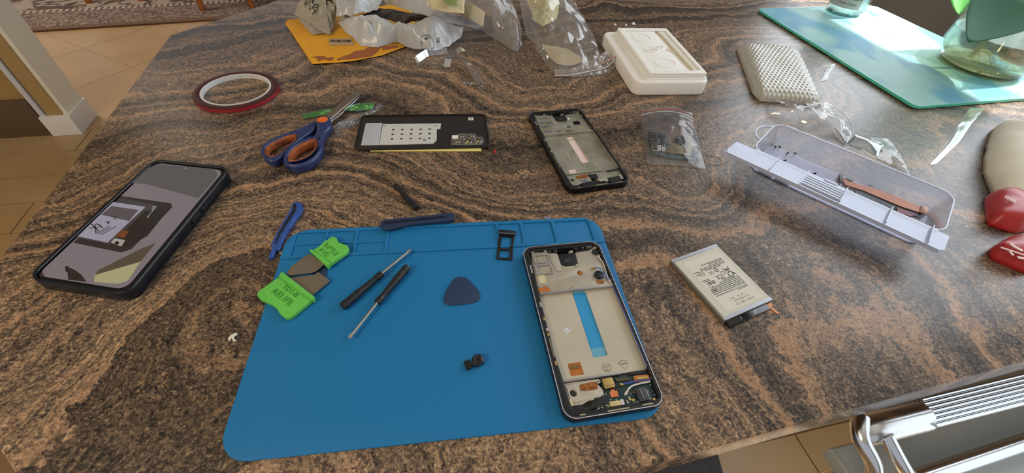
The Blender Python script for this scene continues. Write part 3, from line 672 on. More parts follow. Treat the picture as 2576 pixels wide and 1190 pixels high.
        tube('antenna_cable', smoothloop([(.0118, -.0662, .0056), (.0150, -.0640, .0062), (.0180, -.0622, .0062), (.0240, -.0612, .0060), (.0330, -.0608, .0058)], 5, False), .0006, mat('white_cable', (222, 220, 214), 0.4), ph, False, 8, label='white antenna cable')
        X('cable_plug', rr(.0030, .0016, .0004, .0112, -.0596, 2), 4.0, 6.2, M_GOLD); X('cable_plug', rr(.0028, .0018, .0004, .0118, -.0668, 2, R(35)), 4.0, 6.0, M_SOLD)
        sp = []; rs = random.Random(3)
        for k in range(46):
            x, y = rs.choice([(rs.uniform(-3, 9), rs.uniform(-70, -62)), (rs.uniform(8, 19), rs.uniform(-75, -62)), (rs.uniform(27.5, 33), rs.uniform(-74, -62)), (rs.uniform(-12, -3), rs.uniform(-74.4, -71))])
            w, h = rs.uniform(.4, 1.1), rs.uniform(.4, .9)
            sp.append(bxvf((x-w/2)*mm, (x+w/2)*mm, (y-h/2)*mm, (y+h/2)*mm, 4*mm, 4.8*mm))
        v, f = merge(sp); pyd('solder_components', v, f, M_SOLD, ph, False, kind='stuff')
        for x, y in ((11.4, -72.6), (12.2, -66.2), (13.8, -69.2), (27.9, -66), (28.3, -69.6), (28, -72.4)): X('plated_hole', ring(0.8, 0.35, x, y, 12), 4.0, 4.5, M_SOLD)
        for x, y, w, h in ((16, -71.8, 2.2, 1.6), (13.6, -70.8, 1.8, 1.6), (31.2, -73.4, 2, 1.6)): X('gold_pad', rr(w*mm, h*mm, .0002, x*mm, y*mm, 2), 4.0, 4.9, M_GOLD)
        X('side_contact', [(-.0303, -.0650), (-.0283, -.0645), (-.0279, -.0725), (-.0293, -.0735)], 4.0, 5.6, mat('cream_pad', (206, 196, 160), 0.6))
    else:
        X('lower_plate', Lm([(-3, -52.6), (35, -51.6), (34.6, -60), (30, -63), (16, -64), (4, -66)]), 1.6, 4.0, S1)
        X('dark_recess', Lm([(-2.6, -55.6), (5.2, -55.6), (4.6, -63), (-3.6, -63)]), 4.0, 5.0, M_BLK)
        X('dark_recess', Lm([(15.9, -64.9), (29.1, -64.8), (28.4, -72.6), (15.9, -72.6)]), 3.9, 5.0, M_BLK)
        X('dark_recess', Lm([(-14, -68), (-2, -66.4), (2, -72), (12, -72), (12, -75.4), (-20, -75)]), 3.9, 5.2, M_BLK)
        X('shield_tab', Lm([(3, -66), (14, -65), (14.6, -70), (11, -71), (10, -69), (4, -69.4)]), 4.0, 5.0, M_SIL)
        X('shield_tab', Lm([(29.6, -62), (33.4, -62), (33, -70), (30, -71)]), 4.0, 5.4, M_SIL)
        X('dark_recess', Lm([(20, -51.8), (33, -51.6), (33, -54.2), (20, -54.4)]), 4.0, 5.0, M_CHIP)
        text_at('marker_writing', '98', (-.0165, -.0672), (-.0095, -.0668), 4.25*mm, .0048, M_INKB, ph, False)
    # contacts along the left side
    for y, h, m_ in ((54, 9, M_SILD), (43, 7, M_BLK), (16, 5, M_SILD), (2, 3, M_GOLD), (-8, 3, M_SIL), (-12.5, 3, M_GOLD), (-24, 16, mat('side_strip', (118, 112, 84), 0.4, 0.4)), (-37, 3.4, M_GOLD)):
        X('side_contact', rr(.0016, h*mm, .0004, -.0330, y*mm, 2), 6.3, 7.0, m_)
    for x, y, w in ((-24, -77.0, 4), (2, -77.4, 16), (24, -77.0, 8)):
        X('edge_clip', rr(w*mm, .0008, .0002, x*mm, y*mm, 2), 6.6, 7.6, mat('edge_brass', (190, 182, 150), 0.35, 0.6))
    if not silver:
        for x in (-8, 16, -22): X('port_cutout', rr(.0075 if x == -8 else .003, .0014, .0006, x*mm, -.0792, 2), 2.0, 6.0, M_BLKG)
        for y in (20, -4): X('side_button', rr(.0008, .012, .0003, -.0374, y*mm, 2), 2.8, 5.2, M_GRP)
    else:
        X('port_cutout', rr(.0090, .0010, .0004, .002, -.0794, 2), 2.4, 5.4, M_BLKG)
    return ph
phone_frame('silver-rimmed opened phone chassis on the blue mat, bright blue strip in its battery tray', (.06405, .19652, MZ+0.0001), .23424, True)
phone_frame('black-rimmed opened phone chassis with pale pink strip, lying on the granite', (.0671, .44266, 0.0001), .3208, False)

# ================================================================== BACK COVER + YELLOW STRIP
bc = thing('phone_back_cover', 'black phone back cover lying inside up with white foam sheets and camera ring', 'phone cover', (-.1193, .45136, 0.0), .1758)
Xc = lambda name, loops, z0, z1, m, bev=0.0, **k: ext(name, loops, z0*mm, z1*mm, m, bc, False, bev, **k)
M_CVR = mat('cover_black', (38, 33, 32), 0.38)
Xc('shell', rr(.1585, .0740, .0070, n=8), 1.6, 3.0, M_CVR, 0.0006)
Xc('raised_edge', [rr(.1585, .0740, .0070, n=8), rr(.1560, .0715, .0060, n=8)], 2.9, 4.4, mat('cover_edge', (28, 27, 28), 0.5, bump=(600, 0.4)), 0.0005)
Xc('foam_sheet', Lm([(-71.6, 18.6), (-51.5, 18.7), (-51.5, -28.8), (-71.8, -28.4)]), 3.0, 3.8, mat('grey_foam', (176, 177, 184), 0.6), 0.0001, label='plain grey foam sheet')
dots = [(-37.2+x*11.05, 3.2-y*9.9) for y in range(3) for x in range(5)]
Xc('foam_sheet', [Lm([(-50.6, 15.8), (20.8, 15.5), (20, 3.3), (15.6, 3.3), (15.6, -21), (11.6, -27.8), (-18, -28.2), (-18, -28.6), (-51, -28.4)])]+[circ(.0019, x*mm, y*mm, 14) for x, y in dots], 3.0, 3.7, mat('white_foam', (196, 196, 192), 0.6), label='white foam sheet with fifteen holes')
text_at('pen_mark', '6', (.0003, -.0232), (.0040, -.0222), 3.72*mm, .0055, M_INKB, bc, False)
text_at('pen_mark', '~ m', (.0078, .0092), (.0165, .0092), 3.72*mm, .0024, M_INKB, bc, False)
Xc('print_mark', rr(.0030, .0016, .0006, -.0478, .0118, 2), 3.7, 3.75, M_INKG)
Xc('print_mark', rr(.0060, .0008, .0002, -.0300, .0128, 2), 3.7, 3.75, mat('faint_ink', (160, 158, 154), 0.6))
Xc('white_sticker', rr(.0062, .0064, .0002, .0592, .0260, 2), 3.0, 3.2, M_WHT)
Xc('sticker_print', Lm([(57.6, 27.8), (60.6, 27.8), (60.6, 24.4), (59.8, 24.4), (59.8, 27.0), (57.6, 27.0)]), 3.2, 3.25, M_INK)
Xc('sticker_print', Lm([(57.6, 25.8), (59.2, 25.8), (59.2, 24.4), (57.6, 24.4)]), 3.2, 3.25, M_INK)
Xc('camera_plate', smoothloop(Lm([(33.5, -12.5), (41, -12), (42, -8.2), (62.6, -8.8), (64, -14.5), (71.5, -16), (72.4, -22), (71, -30), (67, -33), (36, -32.2), (33, -28)]), 2), 3.0, 4.0, mat('camera_steel', (150, 146, 138), 0.3, 0.8), 0.0004)
Xc('white_label', rr(.0075, .0070, .0003, .0380, -.0158, 2), 4.0, 4.1, M_WHT)
for x, y, r_ in ((39.9, -25.6, 4.0), (52.5, -25.4, 5.8), (65.3, -24.4, 5.0), (58.8, -14.2, 3.3), (46.1, -14.2, 3.0)):
    l = Xc('lens_ring', [circ(r_*mm, x*mm, y*mm, 24), circ(r_*0.66*mm, x*mm, y*mm, 24)], 4.0, 5.2, mat('lens_ring_steel', (186, 182, 176), 0.2, 0.9), 0.0003)
    lathe('lens_window', [(.00005, 4.0*mm), (r_*0.66*mm, 4.0*mm), (r_*0.66*mm, 4.4*mm), (r_*0.35*mm, 4.3*mm), (.00005, 4.25*mm)], mat('lens_bore', (34, 28, 24), 0.3), bc, False, 20, (x*mm, y*mm, 0))
    Xc('lens_glass', circ(r_*0.34*mm, x*mm, (y-0.8)*mm, 16), 4.42, 4.5, mat('lens_yellow', (196, 176, 100), 0.2))
ys = ext('paper_strip', G([(932, 376), (1209, 372), (1211, 381), (933, 382)], 0.0)+[], 0.0, 0.0010, mat('pale_yellow_card', (232, 218, 132), 0.6))
bpy.data.objects.remove(ys)
ys = ext('paper_strip', [(at(932, 382).x, at(932, 382).y), (at(1211, 381.5).x, at(1211, 381.5).y), (at(1207, 345).x, at(1207, 345).y), (at(945, 345).x, at(945, 345).y)], 0.0001, 0.0014, mat('pale_yellow_card', (232, 218, 132), 0.6), None, True, 0.0004)
tag(ys, 'pale yellow paper strip sticking out from under the black back cover', 'paper')

# ================================================================== SMARTPHONE IN CASE (left)
sp_ = thing('smartphone', 'switched-on smartphone in a dark case at the left edge of the granite', 'phone', (-0.3415, 0.2635, 0.0), 0.0)
PZ = 0.0112
def ipx(p): return Vector(at(p[0], p[1], PZ))
co = [ipx((78, 700)), ipx((318, 740)), ipx((570, 432)), ipx((384, 404))]
BL_, BR_, TR_, TL_ = Vector((-.3848, .1868)), Vector((-.2985, .1795)), Vector((-.3000, .3430)), Vector((-.3830, .3465))
def bil(u, v): return tuple((BL_*(1-u)*(1-v)+BR_*u*(1-v)+TR_*u*v+TL_*(1-u)*v))
def brr(m_, r=0.10, n=7):
    """rounded outline inset by m_ metres"""
    w, h = .084, .1625
    return [bil(0.5+x/w, 0.5+y/h) for x, y in rr(w-2*m_, h-2*m_, max(.011-m_*0.6, .004), 0, 0, n)]
M_CASE = mat('navy_case', (15, 18, 27), 0.38)
ext('case', [brr(0), brr(.0022)], 0.0, 0.0116, M_CASE, sp_, True, 0.0022)
ext('case_back', brr(.002), 0.0006, 0.0030, M_CASE, sp_)
ext('phone_body', brr(.0026), 0.0030, 0.0104, M_BLKG, sp_, True, 0.0006)
ext('screen_glass', brr(.0050), 0.0104, 0.0106, mat('lit_screen', (112, 106, 114), 0.12, emit=0.30), sp_, label='lit screen showing a photo of an opened phone')
def scr(name, pts, col, k, e=0.30, closed=True): 
    z = 0.01062+k*0.00004
    return ext(name, G(pts, z), z-0.00003, z, mat('screen_%s' % '_'.join(map(str, col)), col, 0.12, emit=e), sp_)
def s3(x, y): return (50+x/3.131, 390+y/3.131)
S3 = lambda pts: [s3(*p) for p in pts]
scr('picture_area', S3([(1010, 105), (1090, 72), (1520, 108), (1560, 150), (1530, 200), (1405, 340), (1000, 230), (880, 220)]), (84, 84, 88), 0, .25)
scr('picture_area', S3([(620, 905), (960, 735), (1075, 690), (950, 840), (590, 945)]), (80, 72, 60), 0, .2)
scr('picture_area', S3([(590, 945), (950, 840), (850, 990), (770, 1014), (585, 1000)]), (152, 150, 118), 1, .3)
scr('picture_device', S3([(795, 322), (1190, 380), (1200, 410), (880, 740), (800, 768), (420, 690)]), (48, 44, 46), 1, .15)
scr('picture_device', S3([(800, 335), (1075, 398), (1050, 440), (700, 700), (460, 655)]), (66, 62, 66), 2, .2)
scr('picture_battery', S3([(735, 370), (990, 408), (690, 690), (455, 640)]), (138, 136, 156), 3, .35)
scr('picture_battery', S3([(722, 402), (935, 432), (860, 520), (640, 470)]), (84, 80, 86), 4, .2)
scr('picture_board', S3([(985, 440), (1180, 420), (1000, 640), (850, 720), (790, 720), (720, 700)]), (44, 40, 40), 4, .1)
scr('picture_board', S3([(715, 690), (745, 655), (830, 670), (800, 720)]), (150, 146, 146), 5, .3)
scr('picture_board', S3([(745, 690), (765, 676), (785, 690), (770, 706), (752, 704)]), (30, 28, 30), 6, .0)
scr('picture_board', S3([(755, 640), (800, 590), (860, 600), (820, 655)]), (110, 62, 38), 5, .2)
scr('picture_board', S3([(1000, 495), (1040, 440), (1078, 402), (1040, 400), (1075, 410), (1030, 460), (1008, 498)]), (150, 148, 150), 6, .3)
scr('picture_tweezers', S3([(355, 885), (362, 920), (375, 920), (380, 982), (525, 998), (480, 940), (430, 905), (385, 885), (378, 870), (372, 880), (366, 870)]), (46, 38, 38), 2, .1)
scr('picture_tweezers', S3([(165, 925), (190, 935), (170, 965), (160, 960)]), (60, 50, 48), 2, .1)
zt = 0.01062+6*0.00004
for k in range(5):
    a = at(*s3(740+0-k*24, 520+k*26), zt); b_ = at(*s3(800-k*24, 490+k*26), zt)
def scrline(p, q, k=6, w=.0004):
    A_, B_ = at(*s3(*p), zt), at(*s3(*q), zt); n_ = (B_-A_).xy.orthogonal().normalized()*w
    ext('picture_print', [tuple(A_.xy+n_), tuple(B_.xy+n_), tuple(B_.xy-n_), tuple(A_.xy-n_)], zt-.00003, zt, mat('screen_ink', (60, 56, 66), 0.3), sp_)
for p, q in (((560, 540), (620, 600)), ((545, 575), (630, 570)), ((590, 545), (600, 620)), ((600, 540), (640, 560)), ((625, 550), (655, 575)), ((680, 520), (700, 540)), ((710, 520), (690, 545)), ((720, 480), (770, 490)), ((735, 500), (760, 505)), ((610, 615), (700, 560)), ((620, 625), (720, 565)), ((645, 628), (760, 560))): scrline(p, q)
ext('front_camera', circ(.0011, *at(*s3(1307, 103), 0.0107).xy, 14), .0106, .0108, mat('camera_dot', (170, 160, 160), 0.2), sp_)
# side buttons and the case's rims round them
for a, b_ in (((1290, 520), (1360, 450)), ((1385, 430), (1480, 320))):
    A_, B_ = at(*s3(*a), .007), at(*s3(*b_), .007)
    y0, y1 = sorted((A_.y, B_.y))
    def xr(y): v_ = (y-BR_.y)/(TR_.y-BR_.y); return BR_.x*(1-v_)+TR_.x*v_
    pl = [(xr(y0)-.001, y0), (xr(y0)+.0012, y0), (xr(y1)+.0012, y1), (xr(y1)-.001, y1)]
    ext('side_button', pl, 0.0038, 0.0076, M_CASE, sp_, True, 0.0005)

# ================================================================== SMALL TOOLS
def z4(x, y): return (560+x/2.974, 480+y/2.974)
def z5(x, y): return (1100+x/4.25, 520+y/4.25)
def z6(x, y): return (1100+x/3.967, 780+y/3.967)
def cs(x, y): return (640+x/5.174, 200+y/5.174)
def c1(x, y): return (440+x/3.132, 160+y/3.132)
def GG(fn, pts, z): return G([fn(*p) for p in pts], z)
def cen(pts): return sum((Vector(p) for p in pts), Vector((0, 0)))/len(pts)
M_GREEN = mat('green_plastic', (102, 194, 80), 0.42)
M_STEEL = mat('brushed_steel', (150, 138, 122), 0.38, 0.7, bump=(500, 0.1))
# pry blade B (nearer)
def pry(lab, outer, ridge, blade, tA, tB, tC, tD, w1, w2, z0, dots_q):
    c = cen(GG(z4, outer, z0+.004)); t = thing('pry_blade', lab, 'pry tool', (c.x, c.y, z0))
    ext('handle', GG(z4, outer, z0+.0045), z0+.0002, z0+.0045, M_GREEN, t, True, 0.0007)
    ext('handle_collar', GG(z4, ridge, z0+.0055), z0+.0002, z0+.0058, M_GREEN, t, True, 0.0006)
    ext('steel_blade', GG(z4, blade, z0+.0025), z0+.0018, z0+.0024, M_STEEL, t)
    M_GD = mat('dark_green_letters', (46, 120, 40), 0.5)
    zt_ = z0+.0046
    text_at('moulded_writing', w1, at(*z4(*tA), zt_).xy, at(*z4(*tB), zt_).xy, zt_-.0001, .0040, M_GD, t, depth=.0002)
    text_at('moulded_writing', w2, at(*z4(*tC), zt_).xy, at(*z4(*tD), zt_).xy, zt_-.0001, .0052, M_GD, t, depth=.0002)
    # grip dots
    A_, B_, C_ = [at(*z4(*p), zt_) for p in dots_q]; sp = []
    M_GL = mat('grip_dots', (120, 206, 92), 0.4)
    for i in range(13):
        for j in range(7):
            if 1 <= j <= 3 and 1 < i < 12 and (j != 1 or True): 
                continue
            p = A_+(B_-A_)*(i/12)+(C_-A_)*(j/6)
            vv, ff = lathe_vf([(.0006, 0), (.0004, .0003)], 6, (p.x, p.y, zt_-.0001)); sp.append((vv, ff))
    v, f = merge(sp); pyd('grip_dots', v, f, M_GL, t, kind='stuff')
    return t
def lathe_vf(prof, n, c):
    v = []; f = []
    for r_, z in prof:
        for j in range(n): v.append((c[0]+r_*math.cos(2*math.pi*j/n), c[1]+r_*math.sin(2*math.pi*j/n), c[2]+z))
    for i in range(len(prof)-1):
        for j in range(n): f.append((i*n+j, i*n+(j+1) % n, (i+1)*n+(j+1) % n, (i+1)*n+j))
    f.append(tuple((len(prof)-1)*n+j for j in range(n))); return v, f
pry('larger green-handled steel pry blade hanging over the left edge of the mat',
    [(420, 640), (672, 812), (520, 935), (495, 948), (465, 945), (420, 908), (408, 880), (370, 848), (320, 825), (275, 805), (255, 778), (262, 755)],
    [(420, 638), (438, 608), (450, 608), (684, 790), (686, 800), (672, 815)],
    [(450, 615), (500, 650), (690, 628), (712, 605), (800, 668), (795, 680), (680, 775), (655, 790)],
    (443, 722), (545, 798), (362, 762), (497, 862), 'TD1-B', 'RELIFE', MZ, ((398, 700), (548, 815), (322, 770)))
pry('smaller green-handled steel pry blade lying across the mat compartments',
    [(668, 450), (780, 370), (800, 350), (825, 342), (850, 350), (868, 384), (905, 397), (935, 408), (944, 430), (930, 458), (800, 548), (785, 536)],
    [(652, 445), (655, 435), (672, 440), (795, 530), (802, 545), (785, 560), (775, 555)],
    [(650, 470), (765, 545), (700, 600), (670, 612), (505, 632), (475, 612), (500, 590), (510, 568), (600, 500)],
    (806, 478), (745, 425), (873, 462), (782, 388), 'TD1-A', 'RELIFE', MZ+.0013, ((868, 440), (770, 372), (830, 485)))
# picks
M_NAVY = mat('navy_plastic', (38, 58, 92), 0.4)
pk = smoothloop(GG(z5, [(235, 748), (290, 752), (345, 790), (400, 850), (445, 905), (458, 950), (440, 1000), (390, 1022), (260, 1045), (130, 1050), (85, 1030), (66, 990), (80, 930), (120, 850), (180, 770)], MZ+.001), 3)
o = ext('opening_pick', pk, MZ, MZ+.0010, M_NAVY, None, True, 0.0004); tag(o, 'dark blue rounded triangular opening pick alone in the middle of the mat', 'pick')
pk = smoothloop(GG(z4, [(770, 560), (778, 600), (775, 638), (740, 660), (690, 640), (640, 610), (650, 590), (710, 575)], MZ+.0006), 3)
o = ext('opening_pick', pk, MZ, MZ+.0009, M_NAVY, None, True, 0.0003); tag(o, 'dark blue pick mostly hidden under the two steel pry blades', 'pick')

def screwdriver(lab, A, B, C_, z, rh, rs, goldtip=False, endcut=False):
    """A = handle end, B = handle front, C = tip (pixels)"""
    a, b, c = [at(p[0], p[1], z) for p in (A, B, C_)]
    t = thing('screwdriver', lab, 'screwdriver', (b.x, b.y, z-rh))
    d = b-a; n = 26; pts = []; rad = []
    for i in range(n+1):
        s = i/n; pts.append(a+d*s)
        r_ = rh*(1.0 if s < .34 else (1.0-.26*math.sin((s-.34)/.42*math.pi/2) if s < .62 else (.76-.10*(s-.62)/.25 if s < .87 else .86)))
        if .10 < s < .34 and int(s*40) % 3 == 0: r_ *= .90
        if s < .02: r_ *= .9
        rad.append(r_)
    tube('handle', pts, rad, mat('driver_black', (26, 26, 30), 0.45), t, n=14, smooth=50)
    e = c-b; z_ax = e.normalized()
    tube('shaft', [b-z_ax*.001, b+e*.90], rs, mat('gold_shaft' if goldtip else 'steel_shaft', (214, 184, 140) if goldtip else (196, 186, 176), 0.22, 0.95), t, n=12)
    p = b+e*.90; q = c
    side = z_ax.cross(Vector((0, 0, 1))).normalized()
    v = []
    for P_, s_, th in ((p, rs, rs), (p.lerp(q, .5), rs*1.25, rs*.6), (q, rs*.7, rs*.25)):
        for sx, sz in ((-1, -1), (1, -1), (1, 1), (-1, 1)): v.append(P_+side*s_*sx+Vector((0, 0, th*sz)))
    f = [(3, 2, 1, 0), (8, 9, 10, 11)]+[(k+i, k+(i+1) % 4, k+4+(i+1) % 4, k+4+i) for k in (0, 4) for i in range(4)]
    pyd('tip', v, f, M_SILD, t)
screwdriver('black-handled screwdriver on the mat pointing up, next to the green pry blade', z4(896, 868), z4(1188, 622), z4(1408, 440), MZ+.0040, .0037, .0012)
screwdriver('black-handled screwdriver on the mat pointing down, handle towards the SIM tray', z4(1382, 570), z4(1158, 836), z4(946, 1104), MZ+.0040, .0036, .0012)
screwdriver('small black screwdriver with a thin brass shaft, on the granite above the mat', c1(1905, 1142), c1(1738, 962), c1(1624, 836), .0036, .0034, .0010, True)

# spudgers
def spudger(lab, outer, groove, tail, fn, z0, col):
    c = cen(GG(fn, outer, z0+.003)); t = thing('spudger', lab, 'pry tool', (c.x, c.y, z0))
    m_ = mat('spudger_%d' % col[2], col, 0.35)
    ext('body', [GG(fn, outer, z0+.0035)], z0, z0+.0036, m_, t, True, 0.0007)
    ext('groove', GG(fn, groove, z0+.0037), z0+.0030, z0+.0037, mat('navy_dark', (14, 20, 40), 0.5), t)
    ext('ridge', GG(fn, tail, z0+.0046), z0+.0030, z0+.0046, m_, t, True, 0.0003)
spudger('royal blue ribbed plastic spudger on the granite left of the mat corner',
        [(525, 90), (545, 80), (575, 82), (595, 105), (598, 135), (570, 180), (530, 235), (480, 310), (440, 390), (425, 440), (395, 440), (375, 490), (350, 505), (340, 495), (358, 455), (375, 420), (358, 405), (400, 320), (450, 230), (490, 165)],
        [(530, 100), (552, 95), (545, 150), (490, 235), (430, 330), (395, 400), (385, 400), (420, 310), (480, 210), (520, 150)],
        [(578, 100), (592, 120), (520, 235), (450, 350), (418, 420), (408, 412), (440, 340), (510, 220)], z4, .0001, (46, 84, 160))
def c5(x, y): return (930+x/10.304, 520+y/10.304)
spudger('dark navy plastic spudger resting on the far edge of the mat',
        [(270, 430), (310, 370), (400, 325), (800, 290), (1300, 245), (1700, 200), (1850, 180), (2180, 155), (2200, 320), (2090, 350), (1900, 380), (1500, 410), (1100, 450), (800, 510), (560, 565), (430, 575), (330, 550), (280, 500)],
        [(380, 400), (900, 355), (1500, 285), (1850, 250), (2020, 262), (1870, 295), (1400, 345), (900, 395), (380, 450)],
        [(380, 350), (1000, 300), (1700, 225), (1860, 215), (1880, 235), (1000, 335), (380, 385)], c5, MZ+.0014, (34, 50, 82))

# SIM tray
st = thing('sim_tray', 'black phone SIM tray with two openings, on the mat beside the silver phone', 'SIM tray', (*at(1272, 615, MZ).xy, MZ))
ext('tray_frame', [GG(z5, [(662, 285), (828, 300), (822, 360), (812, 410), (803, 570), (632, 556), (645, 420)], MZ+.0012),
                   GG(z5, [(688, 318), (796, 326), (788, 408), (775, 420), (768, 448), (676, 440)], MZ+.0012),
                   GG(z5, [(672, 462), (776, 472), (768, 548), (656, 540)], MZ+.0012)], MZ, MZ+.0013, M_BLK, st, True, 0.0002)
ext('tray_cap', GG(z5, [(655, 250), (672, 245), (825, 258), (840, 272), (828, 302), (660, 288)], MZ+.003), MZ, MZ+.0034, mat('cap_grey', (30, 30, 34), 0.3), st, True, 0.0004)
ext('cap_edge', GG(z5, [(662, 276), (826, 290), (826, 302), (660, 288)], MZ+.0028), MZ+.0030, MZ+.00355, mat('cap_trim', (112, 112, 116), 0.3, 0.6), st)
# camera module
cmz = MZ
cm = thing('camera_module', 'tiny black phone camera module with ribbon connector, on the mat', 'camera', (*at(*z6(370, 520), cmz).xy, cmz))
ext('module_base', GG(z6, [(350, 495), (455, 462), (468, 525), (385, 565)], cmz+.0025), cmz, cmz+.0026, M_BLK, cm, True, 0.0003)
lc = at(*z6(405, 495), cmz+.0045)
lathe('lens_barrel', [(.0001, .0024), (.0044, .0024), (.0046, .0044), (.0036, .0048), (.0034, .0060), (.0028, .0063), (.0012, .0057), (.0001, .0057)], mat('barrel_black', (30, 32, 36), 0.35), cm, n=20, c=(lc.x, lc.y, cmz))
lathe('lens', [(.0001, .0), (.0011, .0), (.0008, .0004), (.0001, .0005)], M_BLKG, cm, n=12, c=(lc.x, lc.y, cmz+.0057))
ext('ribbon', GG(z6, [(330, 520), (360, 512), (366, 540), (336, 552)], cmz+.001), cmz+.0006, cmz+.0011, mat('ribbon_grey', (110, 104, 98), 0.4), cm)
ext('connector', GG(z6, [(262, 512), (318, 493), (348, 572), (292, 592)], cmz+.0024), cmz, cmz+.0025, M_BLK, cm, True, 0.0003)

# crumbs and scraps
def scrap(lab, fn, polys, z0, h, m, cat='scrap'):
    o = ext('scrap', [GG(fn, polys, z0+h)], z0, z0+h, m, None, True, 0.0002); tag(o, lab, cat); return o
def z8(x, y): return (x/2.4286, 700+y/2.4286)
scrap('tiny twisted white plastic scrap on the granite left of the mat', z8, [(1390, 375), (1405, 350), (1430, 335), (1447, 332), (1446, 345), (1430, 352), (1428, 372), (1443, 376), (1440, 382), (1420, 380), (1415, 362), (1400, 380)], .0002, .0014, mat('white_scrap', (222, 216, 206), 0.5))
scrap('tiny red plastic scrap beside the right end of the back cover', c1, [(2512, 690), (2520, 668), (2526, 685), (2524, 704), (2512, 704)], .0002, .0010, mat('red_scrap', (190, 40, 30), 0.4))
ts = sheet('plastic_scrap', P3([(1368, 548, .004), (1384, 552, .0035)]), P3([(1370, 543, .0065), (1386, 546, .006)]), 6, 5, 0.001, .002, film('clear_scrap', haze=.35, gloss=.35), None, 200)
tag(ts, 'tiny clear plastic scrap perched on the mat edge above the silver phone', 'scrap')
sc_ = thing('scrap', '', '', (0, 0, 0)); bpy.data.objects.remove(sc_)

# ================================================================== TAPE ROLL
tpc = (-.3805, .5093, 0.0001)
tp = thing('tape_roll', 'wide thin roll of dark red double-sided tape with a white core', 'tape', tpc)
lathe('tape_winding', [(.0425, 0), (.0512, 0), (.0512, .0052), (.0508, .0055), (.0429, .0055), (.0425, .0052)], mat('tape_red', (66, 26, 28), 0.4), tp, n=72, c=tpc, closed=True)
lathe('liner_edge', [(.05122, .0004), (.05150, .0004), (.05150, .0048), (.05122, .0048)], mat('liner_red', (150, 34, 44), 0.25, coat=.4), tp, n=72, c=tpc, closed=True)
lathe('card_core', [(.0402, 0), (.0424, 0), (.0424, .0059), (.0402, .0059)], mat('core_white', (206, 206, 204), 0.6), tp, n=72, c=tpc, closed=True)

# ================================================================== SCISSORS
SZ = 0.011
sx = thing('scissors', 'scissors with dark blue and orange handles, blades pointing up and right', 'scissors', (*at(790, 340, SZ).xy, 0.0))
M_SCB = mat('scissor_navy', (34, 46, 88), 0.38, bump=(200, 0.25), var=(160, (44, 58, 108)))
M_SCO = mat('scissor_orange', (176, 92, 42), 0.55, var=(120, (112, 62, 40)))
h1 = [(370, 1030), (385, 970), (450, 890), (520, 838), (600, 790), (690, 755), (765, 735), (800, 680), (806, 600), (815, 520), (850, 485), (920, 472), (975, 488), (1000, 560), (985, 620), (940, 665), (910, 720), (888, 800), (880, 900), (830, 990), (750, 1060), (650, 1110), (530, 1132), (430, 1118), (378, 1080)]
o1 = [(425, 1025), (455, 950), (520, 880), (620, 818), (720, 775), (785, 765), (812, 800), (808, 860), (770, 930), (700, 990), (610, 1035), (520, 1058), (445, 1062)]
i1 = [(470, 1040), (490, 970), (550, 905), (650, 850), (740, 815), (790, 815), (795, 850), (760, 915), (695, 975), (610, 1020), (540, 1045)]
ext('right_handle', [smoothloop(GG(cs, h1, SZ), 3), smoothloop(GG(cs, o1, SZ), 3)], 0.0005, SZ+.0010, M_SCB, sx, True, 0.0030)
ext('right_grip_lining', [smoothloop(GG(cs, o1, SZ-.001), 3), smoothloop(GG(cs, i1, SZ-.001), 3)], 0.001, SZ-.001, M_SCO, sx, True, 0.0008, label='worn orange lining of the right finger loop')
h2 = [(88, 920), (110, 862), (180, 800), (280, 742), (400, 695), (520, 650), (620, 610), (700, 575), (770, 540), (800, 548), (798, 600), (760, 655), (690, 705), (610, 760), (550, 805), (500, 850), (455, 900), (390, 965), (320, 1022), (250, 1055), (180, 1048), (115, 1000)]
o2 = [(118, 930), (150, 865), (230, 805), (330, 755), (440, 712), (530, 700), (548, 735), (530, 785), (480, 830), (420, 875), (350, 935), (280, 985), (200, 1000), (140, 975)]
i2 = [(168, 930), (190, 875), (260, 825), (350, 780), (440, 748), (515, 738), (520, 765), (480, 815), (420, 865), (350, 925), (280, 972), (215, 985)]
ext('left_handle', [smoothloop(GG(cs, h2, SZ-.001), 3), smoothloop(GG(cs, o2, SZ-.001), 3)], 0.0003, SZ-.0006, M_SCB, sx, True, 0.0028)
ext('left_grip_lining', [smoothloop(GG(cs, o2, SZ-.002), 3), smoothloop(GG(cs, i2, SZ-.002), 3)], 0.001, SZ-.0025, M_SCO, sx, True, 0.0006, label='worn orange lining of the left finger loop')
M_BLD = mat('blade_satin', (164, 152, 138), 0.28, 0.85)
ext('upper_blade', GG(cs, [(915, 470), (1325, 140), (1375, 128), (1388, 140), (1380, 175), (985, 512)], SZ-.001), SZ-.0035, SZ-.0012, M_BLD, sx, True, 0.0002)
ext('blade_bevel', GG(cs, [(985, 512), (1380, 150), (1392, 150), (1392, 172), (992, 528)], SZ-.001), SZ-.0030, SZ-.0016, M_CHR, sx)
ext('lower_blade', GG(cs, [(975, 500), (1390, 160), (1406, 155), (1408, 178), (1330, 260), (1100, 470), (988, 555)], SZ-.004), SZ-.0060, SZ-.0038, M_CHR, sx, True, 0.0002)
pc_ = at(*cs(888, 523), SZ+.001)
lathe('pivot_cap', [(.0001, 0), (.0062, 0), (.0060, .0008), (.0040, .0012), (.0001, .0013)], mat('pivot_orange', (226, 104, 36), 0.45), sx, n=28, c=(pc_.x, pc_.y, SZ+.0008))

